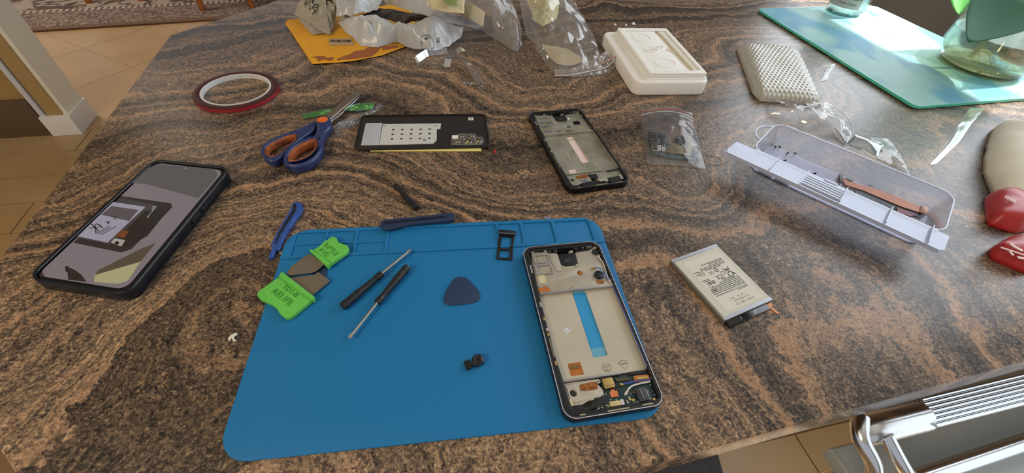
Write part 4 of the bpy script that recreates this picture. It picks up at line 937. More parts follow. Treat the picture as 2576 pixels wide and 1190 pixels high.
# green film sleeve and the clear film under the scissors
gz = .0012
gs = thing('film_sleeve', 'bright green flat plastic sleeve crossing under the scissor blades', 'sleeve', (*at(850, 275).xy, 0.0))
M_GF = film('green_film', (60, 190, 70), .80, .25, .18, (60, .6), (44, 150, 50))
slv = sheet('sleeve_film', P3([cs(640, 512)+(.0015,), cs(840, 480)+(.0025,), cs(1000, 445)+(.002,), cs(1160, 420)+(.002,), cs(1400, 405)+(.003,), cs(1540, 390)+(.002,)]),
      P3([cs(612, 462)+(.003,), cs(800, 415)+(.005,), cs(980, 385)+(.004,), cs(1220, 345)+(.004,), cs(1400, 305)+(.006,), cs(1555, 300)+(.004,)]), 60, 10, .002, .0016, M_GF, gs, 70, 2.0, smooth=180, thick=.0003)
M_GL2 = mat('pale_green_print', (124, 206, 110), 0.5)
drape(text_at('sleeve_writing', 'RELIFE', at(*cs(975, 402), .0045).xy, at(*cs(850, 430), .0045).xy, .0048, .0048, M_GL2, gs, depth=.0003), slv, .0048 if False else .0048, .0005)
drape(text_at('sleeve_writing', 'RELI', at(*cs(1335, 350), .0045).xy, at(*cs(1210, 378), .0045).xy, .0052, .0050, M_GL2, gs, depth=.0003), slv, .0048 if False else .0052, .0005)
drape(text_at('sleeve_writing', 'IFE', at(*cs(1545, 325), .0045).xy, at(*cs(1430, 350), .0045).xy, .0056, .0050, M_GL2, gs, depth=.0003), slv, .0048 if False else .0056, .0005)
cf = sheet('clear_film', P3([cs(1000, 640)+(.0008,), cs(1200, 640)+(.001,), cs(1340, 590)+(.001,), cs(1480, 480)+(.0008,), cs(1690, 350)+(.0008,)]),
           P3([cs(1040, 600)+(.003,), cs(1120, 545)+(.004,), cs(1330, 450)+(.003,), cs(1480, 405)+(.003,), cs(1610, 305)+(.004,)]), 50, 14, .001, .003, film('clear_film_a', haze=.10, gloss=.20, rough=.05), None, 60, 3.0)
tag(cf, 'crinkled clear film strip between the scissors and the back cover', 'film')

# ================================================================== ZIP BAG WITH CIRCUIT BOARD
def cz(x, y): return (1300+x/4.684, 250+y/4.684)
zb = thing('zip_bag', 'small clear zip bag holding a phone circuit board', 'bag', (*at(1690, 340).xy, 0.0))
M_ZB = film('zip_bag_film', haze=.08, gloss=.07, rough=.09, bump=(60, .4), hazecol=(220, 214, 222))
top_e = [(1465, 120, .001), (1600, 95, .004), (1760, 85, .008), (1910, 90, .006), (2000, 140, .003), (2065, 160, .001)]
sheet('bag_front', P3([cz(x, y)+(z,) for x, y, z in ((1540, 765, .0012), (1700, 775, .002), (1900, 780, .002), (2225, 820, .0012))]),
      P3([cz(x, y)+(z,) for x, y, z in top_e]), 30, 36, .0055, .0014, M_ZB, zb, 30, 1.0, zmin=.0010, smooth=40,
      mid=P3([cz(x, y)+(z,) for x, y, z in ((1450, 400, .004), (1650, 420, .012), (1950, 430, .012), (2120, 450, .004))]))
sheet('bag_back', P3([cz(x, y)+(0.0004,) for x, y in ((1540, 765), (1900, 780), (2225, 820))]),
      P3([cz(x, y)+(0.0005,) for x, y in ((1465, 120), (1760, 112), (2065, 160))]), 8, 8, 0, 0, film('zip_bag_film_b', haze=.12, gloss=.06), zb, zmin=.0004)
tube('zip_line', smoothloop([tuple(at(*cz(x, y), z)) for x, y, z in ((1465, 150, .003), (1600, 128, .006), (1760, 115, .010), (1910, 125, .009), (2000, 160, .006), (2080, 205, .003))], 4, False), .00045, mat('zip_red', (186, 84, 84), 0.4), zb, label='red zip line', n=6)
tube('zip_line', smoothloop([tuple(at(*cz(x, y), z)) for x, y, z in ((1465, 185, .003), (1600, 155, .006), (1760, 140, .010), (1910, 158, .009), (2000, 190, .006), (2085, 225, .003))], 4, False), .0005, mat('zip_white', (206, 204, 208), 0.4), zb, label='white zip line', n=6)
pb = thing('circuit_board', 'phone circuit board with cameras lying inside the small zip bag', 'circuit board', (*at(*cz(1850, 600)).xy, 0.0015))
KZ = .0035
def xb(name, pts, z0, z1, m, bev=0.0): return ext(name, GG(cz, pts, z1*mm), z0*mm, z1*mm, m, pb, True, bev)
xb('board', [(1550, 480), (1590, 640), (1680, 660), (1800, 690), (2150, 720), (2150, 690), (2090, 620), (2120, 540), (2130, 470), (2060, 450), (1990, 430), (1940, 430), (1860, 420), (1860, 450), (1900, 500), (1940, 540), (1780, 520), (1770, 420), (1700, 390), (1560, 380)], 1.5, 3.0, M_PCB)
xb('shield_can', [(1850, 520), (1960, 555), (1975, 625), (2040, 640), (2050, 660), (1765, 620), (1760, 570)], 3.0, 4.4, mat('olive_shield', (128, 116, 78), 0.35, 0.5), .0002)
xb('shield_can', [(1960, 435), (2060, 435), (2070, 500), (2120, 545), (2070, 555), (2050, 640), (1975, 620), (1950, 560), (1990, 510)], 3.0, 4.4, mat('olive_shield', (128, 116, 78), 0.35, 0.5), .0002)
xb('camera_block', [(1570, 450), (1690, 455), (1690, 520), (1570, 520)], 3.0, 6.5, M_CHIP, .0004)
xb('camera_block', [(1560, 380), (1650, 385), (1650, 440), (1570, 440)], 3.0, 6.0, M_BLK, .0004)
xb('camera_block', [(1690, 400), (1770, 405), (1778, 520), (1700, 520)], 3.0, 5.5, mat('teal_block', (40, 58, 70), 0.3), .0004)
xb('camera_bracket', [(1590, 530), (1700, 540), (1700, 600), (1600, 600)], 3.0, 4.6, mat('bracket_white', (176, 178, 168), 0.4), .0002)
xb('camera_block', [(1605, 535), (1660, 540), (1660, 580), (1610, 580)], 4.6, 6.5, M_BLK, .0003)
xb('sticker', [(1715, 560), (1750, 562), (1752, 598), (1717, 596)], 3.0, 4.9, M_WHT)
xb('sticker_print', [(1725, 570), (1741, 571), (1742, 590), (1726, 588)], 4.9, 4.95, M_INK)
for x, y, r_ in ((1625, 480, 4.2), (1622, 412, 3.2)):
    p = at(*cz(x, y), .007)
    lathe('camera_lens', [(.0001, 0), (r_*.62*mm, 0), (r_*.62*mm, .0008), (r_*.3*mm, .0005), (.0001, .0005)], M_BLKG, pb, n=18, c=(p.x, p.y, .0062))
xb('connector_block', [(2070, 560), (2120, 560), (2140, 620), (2060, 630)], 3.0, 5.0, M_CHIP, .0003)
xb('connector_block', [(1860, 420), (1910, 425), (1930, 470), (1870, 465)], 3.0, 4.2, M_CHIP, .0002)
rs = random.Random(11); sp = []
for k in range(60):
    x, y = rs.choice([(rs.uniform(1600, 2130), 0), (rs.uniform(1700, 1780), 1)]) ; yy = 640+(x-1600)*.12+rs.uniform(-8, 12) if y == 0 else rs.uniform(530, 600)
    p = at(*cz(x, yy), .003); w = rs.uniform(.0003, .0007); sp.append(bxvf(p.x-w, p.x+w, p.y-w*.7, p.y+w*.7, .003, .0038))
v, f = merge(sp); pyd('solder_components', v, f, mat('component_grey', (110, 122, 120), 0.4), pb, kind='stuff')
rgc = at(1792, 401, .0005)
lp = [(rgc.x+.0128*math.cos(a)*1.0, rgc.y+.0105*math.sin(a), .0009+.0012*(1+math.sin(a+1))*0.5) for a in [2*math.pi*i/40 for i in range(40)]]
o = tube('wire_ring', lp, .0004, mat('brass_wire', (196, 160, 120), 0.25, 0.7), None, n=6, closed=True); tag(o, 'thin brass-coloured wire loop on the granite right of the zip bag', 'ring')

# ================================================================== BATTERY
ba = .487
bt = thing('phone_battery', 'flat silver phone battery with a printed label, right of the mat', 'battery', (.1926, .2511, 0.0), ba)
Xb = lambda name, loops, z0, z1, m, bev=0.0, **k: ext(name, loops, z0*mm, z1*mm, m, bt, False, bev, **k)
Xb('cell', rr(.0565, .0715, .0012, 0, 0, 3), 0.1, 4.6, mat('battery_pouch', (150, 148, 146), 0.35, 0.5), 0.0008)
Xb('side_tape', [(-.0280, -.0350), (-.0295, -.0350), (-.0295, .0350), (-.0280, .0350)], 0.4, 3.6, mat('battery_side', (96, 88, 76), 0.5))
Xb('label_sheet', rr(.0540, .0650, .0004, .0003, -.0006, 2), 4.6, 4.75, mat('label_cream', (200, 196, 180), 0.45))
Xb('label_sheet', rr(.0430, .0580, .0004, .0015, -.0010, 2), 4.75, 4.85, mat('label_pale', (208, 205, 192), 0.4))
for y in (.0340, -.0341): Xb('fold_strip', rr(.0560, .0032, .0003, 0, y, 2), 4.6, 4.9, mat('fold_grey', (164, 166, 172), 0.3, 0.5))
Xb('protection_circuit', rr(.0470, .0062, .0004, -.0035, -.0386, 2), 0.3, 3.2, M_BLKG, 0.0002)
for x, a in ((.0045, 40), (-.0120, 70)):
    Xb('weld_tab', rr(.0030, .0006, .0001, x, -.0386, 1, R(a)), 3.2, 3.3, M_CHR)
Xb('ribbon_contact', [(.0205, -.0362), (.0275, -.0362), (.0275, -.0392), (.0250, -.0392), (.0262, -.0475), (.0238, -.0475), (.0222, -.0395), (.0205, -.0395)], 0.4, 0.9, mat('ribbon_orange', (214, 140, 82), 0.4))
bz = 4.85*mm
def bt_text(s, x0, x1, y, h, m=M_INK, shear=0): text_at('label_writing', s, (-x0*mm, -y*mm), (-x1*mm, -y*mm), bz, h*mm, m, bt, False, shear=shear, depth=.00005)
# label frame: x to the reader's right, y up when read the other way round (turned 180 degrees)
bt_text('2021 08 23', -14.5, 6.5, 26.0, 2.0, M_INKG); bt_text('AA1MB23JB', -12.2, 6.0, 22.9, 2.0, M_INKG)
bt_text('/  B  K   EU', -10.5, 7.5, 19.8, 1.8, M_INKG)
bt_text('SAMSUNG', -19.0, -5.8, 13.3, 2.7)
M_FINE = mat('fine_print', (92, 88, 84), 0.7)
rs = random.Random(5); sp = []
def fine(y, xa, xb_, h=.9):
    x = xa
    while x < xb_:
        w = rs.uniform(.8, 2.6); sp.append(bxvf(-(min(x+w, xb_))*mm, -x*mm, (-y-h/2)*mm, (-y+h/2)*mm, 4.85*mm, 4.9*mm)); x += w+rs.uniform(.25, .6)
for y, xa, xb_ in ((13.8, -4.6, 18), (11.6, -19, 18.5), (9.9, -19, 18.4), (8.2, -19, 18), (6.5, -19, 17), (4.8, -19, 12), (3.2, -19, 4), (1.6, -15, 0), (0.0, -6, -1), (-2.6, 10, 17), (-4.0, 10, 18),
                   (-12.6, -12, 6), (-14.2, -19, 10), (-15.8, -19, 10), (-17.6, -19, -2), (-19.2, -19, 6), (-11.2, 12, 19), (-14, 13, 19)): fine(y, xa, xb_)
v, f = merge(sp); pyd('fine_print', v, f, M_FINE, bt, False, kind='stuff')
def bline(pts, w=.00022, m=M_INK, name='label_symbol'):
    v, f = tube_vf([(-x*mm, -y*mm, 4.86*mm) for x, y in pts], w, 5); pyd(name, v, f, m, bt, False)
bline([(-19, 1), (-10, -9)]); bline([(-10, 1), (-18, -9.5)]); bline([(-17, 0.5), (-16.2, -6), (-11.8, -6), (-11, 0.5), (-17, 0.5)]); bline([(-17.6, -6.4), (-11.4, -6.4), (-11.4, -7.2), (-17, -7.2)]); bline([(-15, 2.4), (-13, 2.4)])
bline([(-17+.9*math.cos(a), -1.0+.9*math.sin(a)) for a in [k*math.pi/6 for k in range(13)]])
bt_text('CE', -4.5, 2.4, -4.2, 4.0); bt_text('UL', 0.5, 5.5, -10.2, 3.2)
bline([(-7.6+1.9*math.cos(a), -4.6+1.9*math.sin(a)) for a in [k*math.pi/8 for k in range(17)]]); bline([(-4.2+1.9*math.cos(a), -9.6+1.9*math.sin(a)) for a in [k*math.pi/8 for k in range(17)]], .0003)
bline([(-4.9, -9.6), (-3.5, -9.6)], .0003)
bline([(9.8, -13.4), (14.4, -13.4), (14.4, -9.0), (9.8, -9.0), (9.8, -13.4)]); bline([(11.2, -12.6), (12.8, -11.2), (11.4, -10.2)])
bline([(8.6+1.6*math.cos(a), 0.4+1.6*math.sin(a)) for a in [k*math.pi/8 for k in range(17)]], .0003); bline([(7.8, .4), (9.4, .4)], .0003)
bline([(11.6, -1), (15.2, -1), (15.2, 1.8), (11.6, 1.8), (11.6, -1)]); bline([(12, -.6), (14.8, 1.4)]); bline([(12, 1.4), (14.8, -.6)])
bline([(12, 4), (17.4, 4), (17.4, 9), (12, 9), (12, 4)], .00018); bline([(13+2.2*math.cos(a), 6.4+2.0*math.sin(a)) for a in [k*math.pi/8-1.6 for k in range(10)]], .0003)

# ================================================================== STYROFOAM TRAY
stf = mat('styrofoam', (242, 240, 235), 0.85, bump=(400, 0.35), spec=0.2)
sty = thing('foam_tray', 'white polystyrene foam tray with a recessed top, above the zip bag', 'tray', (.1985, .6880, 0.0), .1815)
Xs = lambda name, loops, z0, z1, m=stf, bev=0.0, **k: ext(name, loops, z0*mm, z1*mm, m, sty, False, bev, **k)
Xs('tray_base', rr(.1145, .1800, .013, 0, 0, 7), 0.2, 21, bev=.0025)
Xs('step', rr(.092, .168, .004, .008, 0, 4), 20, 24, bev=.0012)
rc = [Lm([(-32, 76), (46, 76), (46, -74), (-32, -74)])]
well = Lm([(-26, 70), (24, 70), (24, -66), (-26, -66)])
groove_ = smoothloop(Lm([(28, 72), (38, 72), (39, 20), (40, -30), (40, -66), (30, -66), (28, -28), (26, -8), (20, 0), (24, 8), (29, 12)]), 2)
Xs('recessed_top', [rr(.088, .164, .003, .008, 0, 4), groove_], 24, 28, bev=.0010)
Xs('groove_floor', groove_, 23.9, 24.4, mat('foam_painted_shade', (214, 204, 178), 0.85, bump=(400, 0.35)))  # shade of the recess is put into this darker beige
rim = [rr(.088, .164, .003, .008, 0, 4), rr(.072, .146, .002, .010, .001, 4)]
Xs('raised_rim', rim, 28, 30.5, bev=.0009)
for cx, cy, r_ in ((-4, 48, 15), (2, -44, 16)):
    Xs('round_emboss', [circ(r_*mm, cx*mm, cy*mm, 36), circ((r_-1.2)*mm, cx*mm, cy*mm, 36)], 27.8, 28.7)
Xs('round_well', [circ(.011, -.004, .002, 28), circ(.0098, -.004, .002, 28)], 27.8, 29.0, bev=.0004)
for k in range(7): Xs('mould_mark', rr(.0016, .0070, .0003, (-8+k*1.7)*mm, (2+((k*37) % 5-2)*.8)*mm, 2, R(20)), 28, 28.8)
Xs('pin_boss', [circ(.0055, .016, .012, 20), circ(.0035, .016, .012, 20)], 27.8, 29.2, bev=.0004)
for i, (x, y, s) in enumerate(((1548, 66, 2.2), (1575, 67, 1.8), (1594, 63, 3.4))):
    p = at(x, y, .001); v, f = lathe_vf([(.0002, 0), (s*mm, .001), (s*.9*mm, .003), (s*.3*mm, .0042)], 9, (p.x, p.y+.004, 0.0))
    v = [(q[0]+random.uniform(-.0006, .0006), q[1]+random.uniform(-.0006, .0006), q[2]) for q in v]
    o = pyd('foam_crumb', v, f, stf); tag(o, ['small white foam crumb behind the left corner of the foam tray', 'middle white foam crumb behind the foam tray', 'largest white foam crumb behind the foam tray'][i], 'crumb', 'foam crumbs behind the tray')

# ================================================================== PLASTIC BOX
LAV = (206, 208, 226)
M_PP = film('frosted_pp', (236, 238, 248), .34, .10, .25, None, LAV)
M_PPW = film('frosted_pp_wall', (236, 238, 248), .30, .14, .2, None, LAV)
M_LID = film('frosted_lid', (226, 230, 246), .60, .12, .2, None, (184, 190, 212))
M_LIDE = film('lid_edge', (240, 244, 252), .66, .14, .2, None, (214, 220, 236))
bxr = -0.69
bx_ = thing('plastic_box', 'long open translucent plastic parts box with a hinged divider lid', 'box', (.3710, .4045, 0.0), bxr)
BL2, BW2 = .190, .084
def bxe(name, loops, z0, z1, m, bev=0.0, **k): return ext(name, loops, z0, z1, m, bx_, False, bev, **k)
bxe('box_floor', rr(BL2-.012, BW2-.012, .012, 0, 0, 7), 0.0004, 0.0016, M_PP)
# walls: loft from the floor outline to the rim outline
n7 = 7; A_ = rr(BL2-.012, BW2-.012, .012, 0, 0, n7); B_ = rr(BL2, BW2, .016, 0, 0, n7); v = []; f = []
for lp, z in ((A_, .0004), (B_, .0270)): v += [(x, y, z) for x, y in lp]
K = len(A_); f = [(i, (i+1) % K, K+(i+1) % K, K+i) for i in range(K)]
pyd('box_wall', v, f, M_PPW, bx_, False, smooth=60)
v, f = tube_vf([(x, y, .0275) for x, y in rr(BL2+.001, BW2+.001, .0165, 0, 0, n7)], .0011, 6, 0, True)
pyd('box_rim', v, f, M_LIDE, bx_, False, smooth=60)
v, f = tube_vf([(-.0950-.014*math.sin(a), .012+.020*math.cos(a), .024) for a in [math.pi*k/10 for k in range(11)]], .0013, 6)
pyd('hanging_loop', v, f, M_LIDE, bx_, False, smooth=60)
# lid: a long strip hinged on the near rim, with dividers and a comb
LX0, LX1, LY0, LY1, LZ = -.116, .099, -.0745, -.0440, .0292
def lidp(pts, z): return [(x, y) for x, y in pts]
bxe('lid', [(LX0+.006, LY0), (LX0, LY0+.006), (LX0+.002, LY1), (LX1, LY1), (LX1-.001, LY0+.003), (LX1-.008, LY0)], LZ-.0008, LZ+.0004, M_LID)
bxe('lid_lip', [(LX0, LY0-.0008), (LX1-.004, LY0-.0008), (LX1-.004, LY0+.0008), (LX0, LY0+.0008)], LZ-.0030, LZ+.0012, M_LIDE)
bxe('lid_hinge', [(-.092, LY1-.0006), (.090, LY1-.0006), (.090, LY1+.0022), (-.092, LY1+.0022)], LZ-.0020, LZ+.0002, M_LIDE)
for x in (LX0+.050, LX0+.083, LX0+.122, LX0+.164, LX0+.200):
    bxe('lid_divider', [(x-.0004, LY0), (x+.0004, LY0), (x+.0004, LY1+.001), (x-.0004, LY1+.001)], LZ+.0004, LZ+.0042, M_LIDE)
for k in range(5):
    y = LY0+.004+k*.0046
    bxe('comb_bar', [(LX0+.084, y), (LX0+.121, y), (LX0+.121, y+.0022), (LX0+.084, y+.0022)], LZ+.0004, LZ+.0026, M_LIDE)
bxe('latch_tab', [(LX0+.100, LY1), (LX0+.113, LY1), (LX0+.113, LY1+.004), (LX0+.100, LY1+.004)], LZ-.0008, LZ+.0010, M_LID)
# contents
M_SCR = mat('screw_black', (34, 32, 34), 0.35, 0.6)
scr0 = None
def screwv():
    v1, f1 = tube_vf([(-.0016, 0, .0011), (.0012, 0, .0011)], [.00055, .0006], 7)
    v2, f2 = tube_vf([(.0012, 0, .0011), (.0016, 0, .0011), (.0022, 0, .0011)], [.0011, .0012, .0007], 9)
    return merge([(v1, f1), (v2, f2)])
def cw(x, y): return (1840+x/5.95, 280+y/5.95)
for i, (x, y, a, lab) in enumerate(((663, 540, 80, 'tiny black screw in the plastic box, leftmost, seen end-on'), (715, 535, 20, 'tiny black screw in the plastic box, beside the leftmost one'), (832, 628, 25, 'tiny black screw in the plastic box, left of a similar pair'),
                               (945, 632, 25, 'tiny black screw in the plastic box, right of a similar pair'), (795, 738, 15, 'tiny black screw half behind the lid, at the left of the plastic box'), (1240, 930, 10, 'tiny black screw half behind the lid, near the box middle'))):
    p = at(*cw(x, y), .0026); v, f = screwv(); rm = Matrix.Rotation(R(a), 4, 'Z')
    o = pyd('screw', [tuple(Matrix.Translation((p.x, p.y, .0017)) @ rm @ Vector(q)) for q in v], f, M_SCR); tag(o, lab, 'screw', 'tiny screws in the plastic box')
def cx2(x, y): return (2120+x/3.5, 320+y/3.5)
fl = thing('flex_cable', 'long copper-coloured phone ribbon cable lying in the plastic box', 'cable', (*at(2220, 480).xy, .0017))
def xf(name, pts, z0, z1, m, bev=0.0): return ext(name, GG(cx2, pts, z1), z0, z1, m, fl, True, bev)
M_CUF = mat('copper_ribbon', (186, 128, 100), 0.35, 0.35)
xf('ribbon', [(-2, 440), (20, 445), (90, 470), (110, 490), (300, 545), (500, 620), (660, 690), (750, 705), (752, 765), (720, 755), (660, 745), (520, 700), (330, 620), (180, 555), (20, 505), (10, 470)], .0030, .0034, M_CUF)
xf('dark_ribbon', [(100, 545), (260, 600), (520, 705), (690, 755), (730, 775), (690, 800), (560, 760), (330, 680), (120, 590)], .0018, .0024, mat('ribbon_black', (54, 50, 56), 0.35))
xf('connector', [(-30, 412), (-2, 420), (0, 480), (-22, 478)], .0024, .0048, mat('connector_grey', (96, 90, 92), 0.4), .0002)
xf('connector', [(690, 690), (720, 700), (712, 756), (680, 748)], .0034, .0044, mat('connector_tan', (150, 100, 72), 0.4), .0002)
xf('contact_strip', [(20, 445), (88, 466), (86, 478), (50, 470)], .0034, .0038, M_CHIP)
o = ext('small_part', GG(cx2, [(240, 495), (270, 505), (268, 515), (240, 505)], .003), .0018, .0028, M_CHIP); tag(o, 'tiny dark chip in the plastic box behind the ribbon cable', 'electronic part')
o = ext('small_part', GG(cx2, [(470, 700), (560, 735), (640, 770), (600, 790), (480, 745)], .003), .0025, .0034, mat('red_dark', (120, 60, 66), 0.4)); tag(o, 'dull red flat part in the plastic box under the ribbon cable', 'electronic part')
for i, (pts, lab) in enumerate((([(375, 870), (500, 915), (600, 965), (580, 1000), (520, 990), (400, 930), (370, 895)], 'pale cream rubber pad inside the left end of the plastic box'),
                              ([(625, 985), (720, 1010), (860, 1085), (820, 1118), (740, 1095), (640, 1040)], 'second pale cream rubber pad, right of the first in the plastic box'))):
    o = ext('rubber_pad', smoothloop(GG(cw, pts, .006), 3), .0018, .0060, mat('cream_rubber', (226, 216, 198), 0.5), None, True, .001); 
    # keep the pads inside the box
    tag(o, lab, 'pad')
    o.location = (.0105, .0125, 0)

# ================================================================== BUBBLE WRAP POUCH
def bubble():
    bot = P3([(1896, 232, .004), (1915, 250, .004), (1990, 256, .004), (2074, 262, .004)]); topl = P3([(1856, 112, .008), (1872, 104, .012), (1935, 106, .013), (2000, 118, .012), (2014, 134, .007)])
    t = thing('bubble_wrap_pouch', 'puffy pale grey bubble wrap pouch beside the glass board', 'packaging', (*at(1965, 180).xy, 0.0))
    N_, M_ = 136, 200; A = resample(bot, N_); B = resample(topl, N_); v = []
    for j in range(M_):
        s = j/(M_-1)
        for i in range(N_):
            u = i/(N_-1); p = A[i].lerp(B[i], s)
            e = (min(u, 1-u)*4 if min(u, 1-u) < .25 else 1); e2_ = (min(s, 1-s)*8 if min(s, 1-s) < .125 else 1)
            base = .0145*math.sqrt(max(0, 1-(1-min(1, e))**2))*math.sqrt(max(0, 1-(1-min(1, e2_))**2))
            row = s*24; ofs = .5 if int(row) % 2 else 0
            bx0 = (u*17+ofs) % 1-.5; by0 = row % 1-.5; rr_ = bx0*bx0+by0*by0
            bub = max(0, .21-rr_)*.0055
            w = noise.noise(p*30)*.0012
            v.append(Vector((p.x, p.y, max(.0008, .0008+base+(bub+w)*min(1, e+.1)))))
    f = []
    for j in range(M_-1):
        for i in range(N_-1):
            a = j*N_+i; f.append((a, a+1, a+N_+1, a+N_))
    # closed underneath
    k = len(v); v += [Vector((q.x, q.y, .0004)) for q in (v[0], v[N_-1], v[M_*N_-1], v[(M_-1)*N_])]
    f.append((k+3, k+2, k+1, k))
    me_m = mat('bubble_film', (176, 172, 160), 0.22, spec=0.6); 
    pyd('bubble_sheet', v, f, me_m, t, smooth=180)
    sheet('sealed_hem', P3([(1897, 238, .001), (1990, 262, .001), (2072, 266, .001)]), P3([(1894, 228, .006), (1990, 247, .007), (2070, 254, .006)]), 50, 8, .003, .004, film('hem_film', haze=.35, gloss=.3), t, 60, 1.5)
bubble()
# clear cellophane bag running from the pouch to the box
M_CEL = film('cellophane', haze=.06, gloss=.12, rough=.08, hazecol=(215, 215, 215))
cb = thing('cellophane_bag', 'crinkled clear cellophane bag between the bubble wrap pouch and the plastic box', 'bag', (*at(2040, 300).xy, 0.0))
sheet('bag_film', P3([(1938, 290, .001), (1985, 305, .002), (2060, 330, .002), (2128, 358, .002)]), P3([(1935, 250, .006), (2000, 262, .012), (2075, 255, .010), (2146, 330, .004)]), 46, 30, .008, .008, M_CEL, cb, 22, 4.0, smooth=30,
      mid=P3([(1936, 272, .008), (2000, 280, .018), (2080, 285, .018), (2150, 345, .006)]))
tube('bag_seam', smoothloop([tuple(at(*p)) for p in ((2075, 258, .010), (2110, 275, .009), (2135, 300, .007), (2145, 328, .005), (2130, 358, .003))], 5, False), .0006, film('seam', haze=.5, gloss=.4), cb, n=6)
tube('bag_seam', smoothloop([tuple(at(*p)) for p in ((2101, 322, .004), (2114, 338, .004), (2128, 357, .003))], 5, False), .0010, film('seam', haze=.5, gloss=.4), cb, n=6)
# frosted tab with clear film by the box
tb = thing('film_tab', 'frosted folded plastic tab with clear film, above the middle of the plastic box', 'film', (*at(2180, 370).xy, 0.0))
sheet('frosted_tab', P3([(2127, 365, .0295), (2165, 378, .0295), (2205, 398, .0295)]), P3([(2152, 340, .036), (2185, 352, .037), (2222, 366, .035)]), 14, 8, .002, .0008, film('tab_frost', haze=.60, gloss=.25, hazecol=(190, 204, 214)), tb, 40, smooth=180, thick=.0005)
sheet('clear_flap', P3([(2205, 398, .0008), (2250, 420, .0008), (2288, 442, .0008)]), P3([(2190, 345, .004), (2240, 350, .004), (2270, 395, .006)]), 24, 14, .004, .003, film('flap_film', haze=.08, gloss=.12), tb, 24, 2.0, smooth=40)
fs = sheet('clear_film', P3([(2340, 414, .0008), (2350, 400, .0008), (2400, 330, .001), (2440, 270, .001)]), P3([(2356, 412, .003), (2410, 360, .006), (2445, 310, .006), (2478, 272, .003)]), 30, 12, .004, .0015, film('streak_film', haze=.22, gloss=.15, rough=.2), None, 40, 3.0, smooth=180)
tag(fs, 'long clear film strip catching light, left of the shadowed corner below the glass board', 'film')
fs = sheet('clear_film', P3([(2062, 205, .0008), (2080, 200, .0008)]), P3([(2082, 165, .0015), (2104, 158, .001)]), 14, 18, .0015, .0015, film('streak_film2', haze=.2, gloss=.15, rough=.2), None, 90, 5.0, smooth=180)
tag(fs, 'small clear film scrap between the bubble wrap and the glass board', 'film')
# looped clear tape liners above the back cover
lt = thing('tape_liner', 'looped clear plastic liner strips lying in front of the crumpled grey bag', 'film', (*at(1130, 175).xy, 0.0))
M_LIN = film('liner_film', haze=.10, gloss=.22, rough=.05)
def ribbon(name, pts, w, m, parent, z0=.0006):
    """a strip standing or lying along a path: pts (px, py, z, tilt in degrees)"""
    P_ = [at(p[0], p[1], p[2]) for p in pts]; q = resample(P_, 40); ti = [p[3] for p in pts]; v = []
    for i, c in enumerate(q):
        s = i/39*(len(ti)-1); k = min(int(s), len(ti)-2); an = R(ti[k]+(ti[k+1]-ti[k])*(s-k))
        t_ = (q[min(i+1, 39)]-q[max(i-1, 0)]).normalized(); sd_ = t_.cross(Vector((0, 0, 1))).normalized()
        o_ = sd_*math.cos(an)*w/2+Vector((0, 0, math.sin(an)*w/2))
        for s_ in (-1, 1):
            r_ = c+o_*s_; r_.z = max(r_.z, z0); v.append(r_)
    f = [(2*i, 2*i+1, 2*i+3, 2*i+2) for i in range(39)]
    return pyd(name, v, f, m, parent, smooth=180)
ribbon('liner_loop', [(1125, 128, .004, 70), (1075, 132, .008, 60), (1048, 150, .008, 60), (1055, 178, .006, 60), (1090, 200, .004, 50), (1150, 208, .003, 20), (1205, 210, .002, 0)], .010, film('liner_faint', haze=.03, gloss=.15, rough=.05), lt)
ribbon('liner_strip', [(1165, 122, .006, 20), (1140, 134, .008, 10), (1128, 146, .008, 0), (1124, 168, .002, 0)], .010, film('liner_frost', haze=.22, gloss=.25, rough=.1), lt)
ribbon('liner_strip', [(1150, 140, .006, 30), (1172, 155, .008, 10), (1190, 180, .006, 0), (1210, 212, .002, 0)], .010, M_LIN, lt)
o = ribbon('liner_end', [(1206, 204, .004, 0), (1213, 212, .006, 60), (1207, 218, .001, 20)], .008, film('liner_shine', haze=.5, gloss=.5), lt)

# ================================================================== GLASS BOARD, JAR, VASE
def board_mat():
    m = bpy.data.materials.new('aqua_glass'); m.use_nodes = True; nt = m.node_tree; b = nt.nodes['Principled BSDF']; N = nt.nodes.new; L = nt.links.new
    tc = N('ShaderNodeTexCoord'); n1 = N('ShaderNodeTexNoise'); n1.inputs['Scale'].default_value = 7; n1.inputs['Detail'].default_value = 1.5; n1.inputs['Distortion'].default_value = 1.2
    mp = N('ShaderNodeMapping'); mp.inputs['Scale'].default_value = (1.7, 0.7, 1); L(tc.outputs['Object'], mp.inputs[0]); L(mp.outputs[0], n1.inputs[0])
    r = N('ShaderNodeValToRGB'); r.color_ramp.elements[0].position = .45; r.color_ramp.elements[0].color = (*lin((150, 196, 194)), 1)
    r.color_ramp.elements[1].position = .60; r.color_ramp.elements[1].color = (*lin((92, 158, 184)), 1); L(n1.outputs['Fac'], r.inputs[0]); L(r.outputs[0], b.inputs['Base Color'])
    b.inputs['Roughness'].default_value = .5; b.inputs['Specular IOR Level'].default_value = .35
    return m
gb = thing('glass_board', 'aqua glass worktop saver board under the jar and the plant vase', 'board', tuple(room(.8875, .633, 0.0)), PHI)
gw, gh = .305, .400
ext('glass_panel', rr(gw, gh, .010, 0, 0, 4), .0016, .0058, board_mat(), gb, False, .0004)
ext('glass_edge', [rr(gw+.0012, gh+.0012, .0106, 0, 0, 4), rr(gw, gh, .010, 0, 0, 4)], .0016, .0058, mat('aqua_edge', (86, 212, 186), 0.2, coat=.5), gb, False)
for x in (-.13, .13):
    for y in (-.18, .18): ext('rubber_foot', circ(.006, x, y, 12), 0.0, .0016, M_BLK, gb, False)
BZ = .0059
M_GLS = film('clear_glass', (240, 247, 245), .03, .09, .03, None, (220, 232, 232), .5)
jc = at(2122, 30, BZ)
